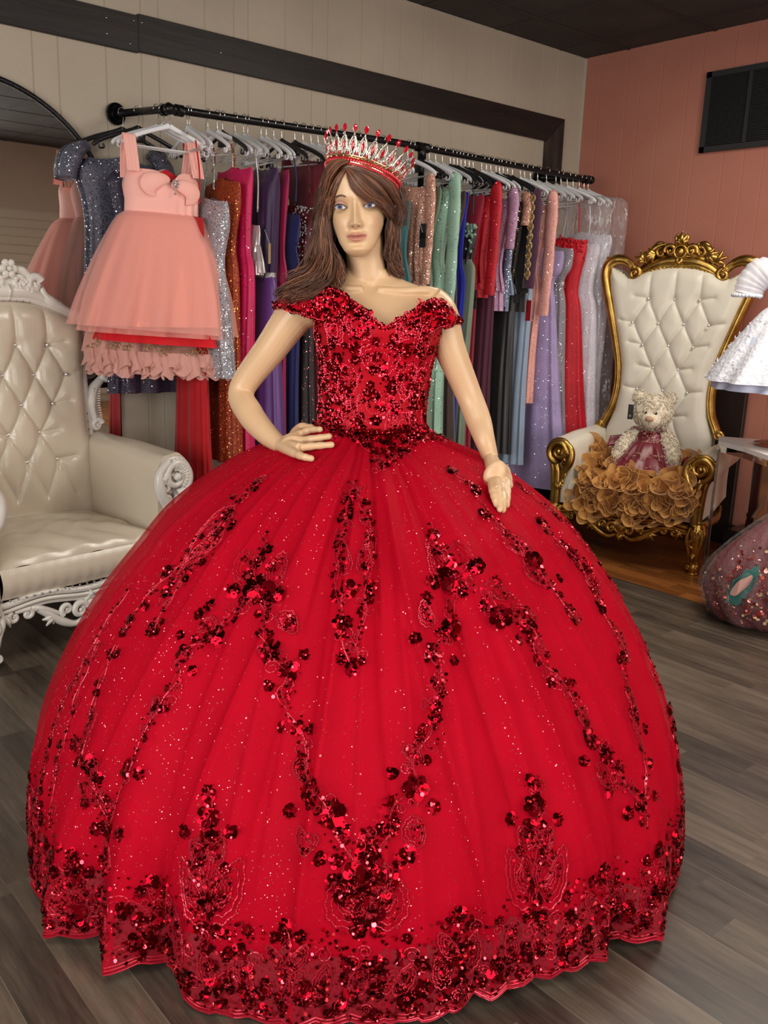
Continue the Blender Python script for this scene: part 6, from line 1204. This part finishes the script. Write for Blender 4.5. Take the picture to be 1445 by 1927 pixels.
while cnt < 125:
    x, y = random.uniform(1070, 1306), random.uniform(815, 978)
    if not inside(x, y): continue
    cnt += 1; c = gs(x, y, .004) if y > 875 else gl(x, y, ydep(y)); r0 = random.uniform(.022, .055); a0 = random.uniform(0, 6.28); a1 = a0 + random.choice((-1, 1)) * random.uniform(2.2, 4.6); a = np.linspace(a0, a1, 34); wv = random.uniform(2.5, 5); ph = random.uniform(0, 6)
    up_ = A([0, -.75, .66]) if y < 925 else A([0, -.97, .22]); e1 = A([1, 0, 0.]); e2 = np.cross(up_, e1) * -1
    wd_ = random.uniform(.040, .068); rr = r0 * (1 + .35 * (a - a0) / (a1 - a0)); base = c + np.outer(rr * np.cos(a), e1) + np.outer(rr * np.sin(a), e2); rad = np.outer(np.cos(a), e1) + np.outer(np.sin(a), e2)
    rows = []
    for f in np.linspace(0, 1, 6): rows.append(base + rad * (f * wd_ * .45 * (1 + .5 * np.sin(wv * a + ph)))[:, None] + up_ * (f * wd_ * (.75 + .35 * np.cos(wv * a * .7 + ph)))[:, None])
    rb.grid(A(rows)); rc.tube(rows[-1], .0011, 4, False)
rb.build('ruffles', ORG, rs); rc.build('rolled_edges', ORGC, rs)
# teddy bear
FUR = NT('cream_curly_fur'); q = FUR.co(); n1 = FUR.noise(q, 85, 3, .6); FUR.set(Base_Color=FUR.ramp(n1, [(.3, srgb(206, 190, 162)), (.65, srgb(240, 228, 206))]), Roughness=.95, Sheen_Weight=.5); FUR.bump(n1, .9, .006); FUR = FUR.m
bc = gl(1228, 790, .24); bo_ = GO + GX * (bc[0] - .01) + GY * .27; BZ0 = .475
tb = thing('teddy_bear', 'cream curly teddy bear in a burgundy dress sitting on the gold throne', 'teddy bear', (bo_[0], bo_[1], BZ0), ga + R2(6))
bb = MB(); hz = .365
bb.ell((0, -.01, hz), (.108, .098, .100), 30, 20); bb.ell((.008, -.085, hz - .038), (.056, .045, .046), 24, 16); bb.ell((0, .01, .16), (.085, .075, .13), 26, 18)
for s in (-1, 1):
    bb.ell((s * .088, -.005, hz + .082), (.036, .020, .036), 18, 12); bb.tube(smoothpath([(s * .07, -.01, .245), (s * .115, -.04, .20), (s * .145, -.075, .135), (s * .150, -.09, .105)], 20), [.036 + .006 * math.sin(i / 19 * 3) for i in range(20)], 16); bb.ell((s * .150, -.092, .105), (.040, .040, .042), 16, 12)
me = remesh(bb, .006, 3); nv = len(me.vertices); V = np.zeros(nv * 3); me.vertices.foreach_get('co', V); V = V.reshape(-1, 3); N_ = np.zeros(nv * 3); me.vertices.foreach_get('normal', N_); N_ = N_.reshape(-1, 3)
me.materials.clear(); me.materials.append(FUR); me.polygons.foreach_set('use_smooth', [True] * len(me.polygons)); o = bpy.data.objects.new('body', me); COL.objects.link(o); o.parent = tb; me.name = 'body'
b = MB()
for k in RNG.choice(nv, 1500):
    p, n_ = V[k], N_[k]; muz = (p[1] < -.088 and abs(p[0] - .008) < .06 and p[2] < hz + .005 and p[2] > hz - .09)
    if muz or (abs(p[0]) < .07 and p[2] < .26): continue
    x = nrm(np.cross(n_, [.3, .5, .8])); y = np.cross(n_, x); a = np.linspace(0, 5.5, 9) + random.random() * 6; r = .0055; b.tube(p + n_ * .003 + np.outer(r * np.cos(a), x) + np.outer(r * np.sin(a), y) + np.outer(np.linspace(0, .006, 9), n_), .0026, 4, True)
b.build('curls', FUR, tb)['kind'] = 'stuff'
for s in (-1, 1): MB().ell((s * .026 + .006, -.101, hz + .004), (.011, .007, .0115), 12, 8).build('eye', mat('black_bead_eye', (.006, .005, .005, 1), .08), tb)
MB().ell((.008, -.131, hz - .027), (.024, .013, .016), 18, 10).build('nose', mat('tan_suede_nose', srgb(190, 150, 122), .7), tb); MB().tube([(.008, -.132, hz - .043), (.008, -.125, hz - .062)], .0012, 5).build('mouth_stitch', mat('brown_stitch', srgb(120, 90, 70), .8), tb)
MB().box((-.128, -.075, hz - .045), (-.098, -.072, hz + .040)).build('hang_tag', mat('black_card', (.012, .012, .013, 1), .4), tb, smooth=False)
MB().lathe([(0, 0), (.006, 0), (.006, .001), (.004, .001), (.004, .0)], 14).xf(lambda v: np.stack([v[:, 0] - .113, -.0762 - v[:, 2], v[:, 1] + hz - .025], -1)).build('tag_emblem', mat('tag_silver_print', srgb(150, 150, 152), .5), tb)
BUR = mat('burgundy_taffeta', srgb(112, 10, 32), .38, vary=.15, Specular_IOR_Level=.6, Sheen_Weight=.3); GSTI = seqn('copper_beading', 196, 140, 128, (1, .85, .78, 1), cell=.003, dens=.9, metal_base=.4)
def bdress():
    MB().grid(gsurf([(.262, .060, .055), (.235, .085, .075), (.20, .092, .085)], 3, 0, 0, scoop=0, nt=60, nz=12), cv=True).build('dress_bodice', BUR, tb)
    b = MB()
    for k in range(150):
        a = -math.pi * random.random(); z = random.uniform(.19, .262); r = np.interp(z, [.19, .262], [.100, .066]); b.ell((r * math.cos(a), (r - .004) * math.sin(a), z), random.uniform(.004, .0065), 6, 4)
    b.build('beaded_yoke', GSTI, tb)
    for s in (-1, 1):
        b = MB(); P = smoothpath([(s * .045, -.045, .262), (s * .085, -.03, .275), (s * .118, -.01, .245)], 20); b.grid(A([P + A([0, d, 0]) for d in np.linspace(-.03, .03, 6)])); b.build('shoulder_strap', BUR, tb)
        b = MB(); 
        for k in range(24): f = random.random(); p = P[int(f * 19)]; b.ell(p + A([0, random.uniform(-.03, .0), .004]), .005, 6, 4)
        b.build('strap_beads', GSTI, tb)
    for i, (z0, z1, r0, r1, ry0, ry1) in enumerate(((.205, .105, .085, .175, .080, .165), (.15, .035, .12, .235, .10, .215))):
        th = np.linspace(0, 2 * math.pi, 130, endpoint=False); U = np.linspace(0, 1, 26)[:, None]; r = (r0 + (r1 - r0) * U ** .8); f = .012 * U * np.sin(11 * th + i) + .006 * U * np.sin(17 * th); z = z0 + (z1 - z0) * U ** 1.25 + .012 * U * np.cos(11 * th + i) + 0 * th
        MB().grid(np.stack([(r + f) * np.cos(th), (r * (1.0) + f) * np.sin(th) * 1.0, np.maximum(z, .012)], -1), cv=True).build('dress_skirt', BUR, tb)
        b = MB()
        for k in range(26):
            a = -math.pi * (.08 + .84 * (k + .5) / 26); u_ = .80; r = r0 + (r1 - r0) * u_ ** .8; f = .012 * u_ * math.sin(11 * a + i) + .008; z = z0 + (z1 - z0) * u_ ** 1.25 + .012 * u_ * math.cos(11 * a + i) + random.uniform(-.008, .010)
            c = A([(r + f) * math.cos(a), (r + f) * math.sin(a) - .004, max(z, .02) + .004]); q_ = np.linspace(0, 4.5, 9); rr = .008 * (1 - q_ / 7)
            b.tube(c + np.stack([rr * np.cos(q_), 0 * q_ - .002, rr * np.sin(q_)], -1), .0020, 4, False); b.ell(c + A([random.uniform(-.01, .01), -.003, .006]), .0035, 6, 4)
        b.build('skirt_embroidery', GSTI, tb)
    for s in (-1, 1):
        b = MB(); X_, Y_ = np.meshgrid(np.linspace(0, 1, 16), np.linspace(0, 1, 12)); b.grid(np.stack([s * (.10 + .13 * X_), .02 + .05 * Y_ - .08 * X_, .15 + (.02 if s < 0 else -.03) + .05 * Y_ - .02 * X_ + .010 * np.sin(9 * Y_)], -1)); o = b.build('dress_bow', BUR, tb); solidify(o, .006, 0)
bdress()
# ---- tall dark panel standing between throne and pink wall
o = MB().box((-.018, -.16, 0), (.018, .16, 1.04), bev=.003).build('standing_panel', mat('dark_brown_panel', srgb(34, 22, 18), .5), None, smooth=False); o.location = (5.19, 2.88, 0); tag(o, 'dark brown panel standing upright against the pink wall behind the gold throne', 'panel')
# ---- glossy white table with polished steel legs
tx = thing('console_table', 'white topped table with polished steel legs at the right edge', 'table', (4.35, 2.2, 0)); to = A([4.35, 2.2])
poly = [(4.427, 2.447), (4.61, 2.55), (4.74, 2.32), (4.80, 1.95), (4.70, 1.55), (4.42, 1.28), (4.10, 1.25), (3.93, 1.45), (3.98, 1.72), (4.11, 1.90), (4.204, 2.06), (4.341, 2.257)]
def slab(pl, z0, z1, m, nm, par, ins=0.0):
    P = A(pl) - to; c = P.mean(0); P = c + (P - c) * (1 - ins); n = len(P); b = MB()
    b.add([(x, y, z1) for x, y in P] + [(x, y, z0) for x, y in P], [tuple(range(n))[::-1], tuple(range(n, 2 * n))] + [(i, (i + 1) % n, n + (i + 1) % n, n + i) for i in range(n)]); return b.build(nm, m, par, smooth=False)
slab(poly, .722, .745, mat('white_glass_top', srgb(246, 244, 240), .35), 'table_top', tx)
MIRM = mat('polished_steel', (.48, .46, .44, 1), .06, 1.0)
b = MB(); P = A(poly) - to; c = P.mean(0); P = c + (P - c) * .985; n = len(P); b.grid(A([[(x, y, z) for x, y in P] for z in (.690, .722)]), cv=True); o = b.build('rim', MIRM, tx, smooth=False); solidify(o, .006, 0)
for (x, y, a) in ((4.345, 2.395, .55), (4.70, 2.33, -.6), (4.58, 1.42, .5), (4.02, 1.50, -.4)):
    o = MB().box((-.048, -.007, .004), (.048, .007, .722), bev=.002).build('leg', MIRM, tx, smooth=False); o.location = (x - to[0], y - to[1], 0); o.rotation_euler = (0, 0, a)
    o2 = MB().lathe([(0, 0), (.014, 0), (.014, .005), (0, .006)], 14, c=(-.04, 0, 0)).build('foot', CHROME, o)
MB().box((-.007, -.86, .285), (.007, 0, .315), bev=.002).build('stretcher', MIRM, tx, smooth=False).location = (.33, .12, 0)
o = MB().box((-.13, -.5, 0), (.13, .5, .16), bev=.006).build('storage_box', mat('black_glossy_box', (.012, .012, .012, 1), .2), None, smooth=False); o.location = (5.05, 2.12, 0); tag(o, 'low black box on the floor under the white topped table', 'box')
# ---- dress form with the white christening dress
WOODT = mat('reddish_turned_wood', srgb(134, 66, 34), .28, vary=.15, Coat_Weight=.5); DF = A([4.545, 2.185])
df = thing('dress_form', 'small child dress form on a turned reddish wood stand on the white table', 'dress form', (DF[0], DF[1], .7465), R2(-70))
MB().lathe([(0, 0), (.110, 0), (.118, .006), (.116, .014), (.095, .022), (.045, .028), (.030, .040), (0, .042)], 40).build('base', WOODT, df)
MB().lathe([(0, .03), (.022, .035), (.030, .06), (.020, .085), (.032, .11), (.036, .14), (.022, .165), (.017, .19), (.017, .40), (0, .40)], 24).build('pole', WOODT, df)
MB().grid(gsurf([(.94, .035, .035), (.92, .06, .05), (.885, .115, .07), (.80, .12, .085), (.70, .105, .085), (.55, .125, .10), (.42, .11, .09), (.38, .05, .05)], 2, 0, 0, scoop=0), cv=True).build('torso', mat('ivory_form_cloth', srgb(216, 204, 184), .7), df)
wl = NT('white_lace_satin'); q = wl.co(); v_ = wl.n('ShaderNodeTexVoronoi'); v_.inputs['Scale'].default_value = 45; wl.l(q, v_.inputs['Vector']); n2 = wl.noise(q, 60, 4, .7)
wl.set(Base_Color=wl.ramp(n2, [(.3, srgb(206, 208, 222)), (.6, srgb(236, 238, 246))]), Roughness=.5); wl.bump(wl.math('ADD', v_.outputs['Distance'], n2), .7, .006); WL = wl.m
wd = thing('christening_dress', 'white embroidered child dress with puffed sleeves on the small dress form', 'dress', (DF[0], DF[1], .7465), R2(-70))
MB().grid(gsurf([(.915, .11, .06), (.88, .135, .088), (.80, .135, .10), (.70, .122, .10)], 2, 0, 0, scoop=.03, nt=90), cv=True).build('bodice', WL, wd)
skirt(wd, WL, [(.705, .122, .10), (.66, .17, .15), (.52, .27, .24), (.40, .345, .31), (.325, .385, .35)], 'skirt', 10, .022, 1)
skirt(wd, mat('pale_blue_underskirt', srgb(206, 214, 240), .6), [(.55, .24, .22), (.42, .31, .28), (.285, .355, .325)], 'underskirt', 13, .014, 2)
b = MB()
for k in range(260):
    a = random.uniform(0, 2 * math.pi); u_ = random.random() ** .6; z = .66 - .33 * u_; rx = np.interp(z, [.325, .40, .52, .66], [.385, .345, .27, .17]); ry_ = np.interp(z, [.325, .40, .52, .66], [.35, .31, .24, .15]); c = A([(rx + .012) * math.cos(a), (ry_ + .012) * math.sin(a), z])
    if k % 3: b.ell(c, (.004, .004, .004), 5, 4)
    else: q_ = np.linspace(0, 5, 10); rr = .013 * (1 - q_ / 8); ta = A([-math.sin(a), math.cos(a), 0]); b.tube(c + np.outer(rr * np.cos(q_), ta) + np.outer(rr * np.sin(q_), [0, 0, 1]), .0022, 4, False)
b.build('lace_embroidery', mat('white_cord', srgb(242, 242, 246), .4), wd)
ORGW = mat('white_organza', srgb(232, 232, 242), .5, Alpha=.6)
for s in (-1, 1):
    P = smoothpath([(s * .115, 0, .890), (s * .165, -.01, .875), (s * .215, -.02, .82), (s * .235, -.025, .755)], 26); MB().tube(P, np.interp(np.linspace(0, 1, 26), [0, .4, 1], [.03, .082, .068]) * (1 + .05 * np.sin(np.arange(26) * 2.1)), 22).build('sleeve', ORGW, wd); b = MB()
    for k in range(26): a = k * 2 * math.pi / 26; b.ell(P[-1] + A([.068 * math.cos(a), .068 * math.sin(a), -.004]), .010, 7, 5)
    b.build('sleeve_lace', WL, wd)
# ---- burgundy gown wrapped in clear plastic on the floor
pg = thing('wrapped_gown', 'burgundy sequinned gown bundled in clear plastic on the floor at the right edge', 'wrapped gown', (4.02, 1.86, 0), R2(-60))
def blob(sc, seed, mt, nm, prof_, amp, nt=110, nz=60):
    K = smoothpath(A(prof_), nz); th = np.linspace(0, 2 * math.pi, nt, endpoint=False); f = 1 + amp * (np.sin(5 * th + seed + 3 * K[:, :1]) * .5 + np.sin(9 * th + 2 * seed - 7 * K[:, :1]) * .3 + np.sin(17 * th + 20 * K[:, :1]) * .25); r = K[:, 1:2] * f * sc; x = r * np.cos(th); y = r * np.sin(th) * .9
    return MB().grid(np.stack([x + .12 * np.clip(K[:, :1] - .25, 0, 1), y, K[:, :1] + 0 * x], -1), cv=True, flip=True).build(nm, mt, pg)
BT = glitter('burgundy_glitter_tulle', srgb(98, 10, 26), (.9, .4, .4, 1), cell=.006, dens=.07, rough=.6)
prf = [(.004, .22), (.03, .27), (.12, .31), (.24, .29), (.36, .21), (.45, .13), (.50, .06)]
blob(1, 1, BT, 'gown_body', prf, .08); pp = [(.003, .235), (.03, .285), (.12, .33), (.24, .312), (.36, .235), (.46, .15), (.54, .07), (.60, .055), (.66, .09), (.72, .13)]
CLR = NT('thin_clear_film'); q = CLR.co(); CLR.set(Base_Color=(.9, .9, .9, 1), Roughness=.08, Alpha=.07, Specular_IOR_Level=1.0); CLR.bump(CLR.noise(q, 11, 5, .6), 1.0, .05); blob(1, 1, CLR.m, 'plastic_wrap', pp, .09)
b = MB()
fx_ = lambda a, z: A([np.interp(z, [0, .12, .24, .36, .45], [.25, .33, .31, .235, .155]) * math.cos(a) + .12 * max(z - .25, 0), np.interp(z, [0, .12, .24, .36, .45], [.25, .33, .31, .235, .155]) * math.sin(a) * .9, z])
rosem = [mat('rose_metal_sequin', (.62, .16, .14, 1), .2, .9), mat('teal_embroidery', srgb(62, 122, 116), .4, .3), mat('pale_pink_embroidery', srgb(206, 160, 150), .4, .2), mat('pale_gold_stitch', srgb(214, 190, 150), .35, .5)]
ac = -math.pi * .66
for k in range(330):
    a = ac + random.gauss(0, .42); z = .20 + random.gauss(0, .085)
    if not (.02 < z < .44): continue
    e = ((a - ac) * .3) ** 2 / .05 ** 2 + (z - .22) ** 2 / .10 ** 2
    p = fx_(a, z); n_ = nrm(A([math.cos(a), math.sin(a), .2]))
    if e > 1: b.disc(p + n_ * .004, n_ + A([random.gauss(0, .4) for _ in range(3)]), random.uniform(.004, .010), 7, 0 if random.random() < .8 else 3)
for (sc, mi, off) in ((1.0, 1, .006), (.55, 2, .011)):
    n = 40; q_ = np.linspace(0, 2 * math.pi, n, endpoint=False); rr = 1 + (.10 * np.sign(np.sin(q_ * 20)) if mi == 1 else .05 * np.sin(5 * q_)); V = [fx_(ac + (.045 * sc * r_ * math.cos(t_) + .03 * math.sin(t_)) / .30, .22 + .095 * sc * r_ * math.sin(t_)) for t_, r_ in zip(q_, rr)]; nn = nrm(A([math.cos(ac), math.sin(ac), .2])); V = [v + nn * off for v in V]; b.add(V, [tuple(range(n))], mi)
b.build('embroidered_panel', rosem, pg, smooth=False)
# hanging tulle seen through the mirror side: nothing further
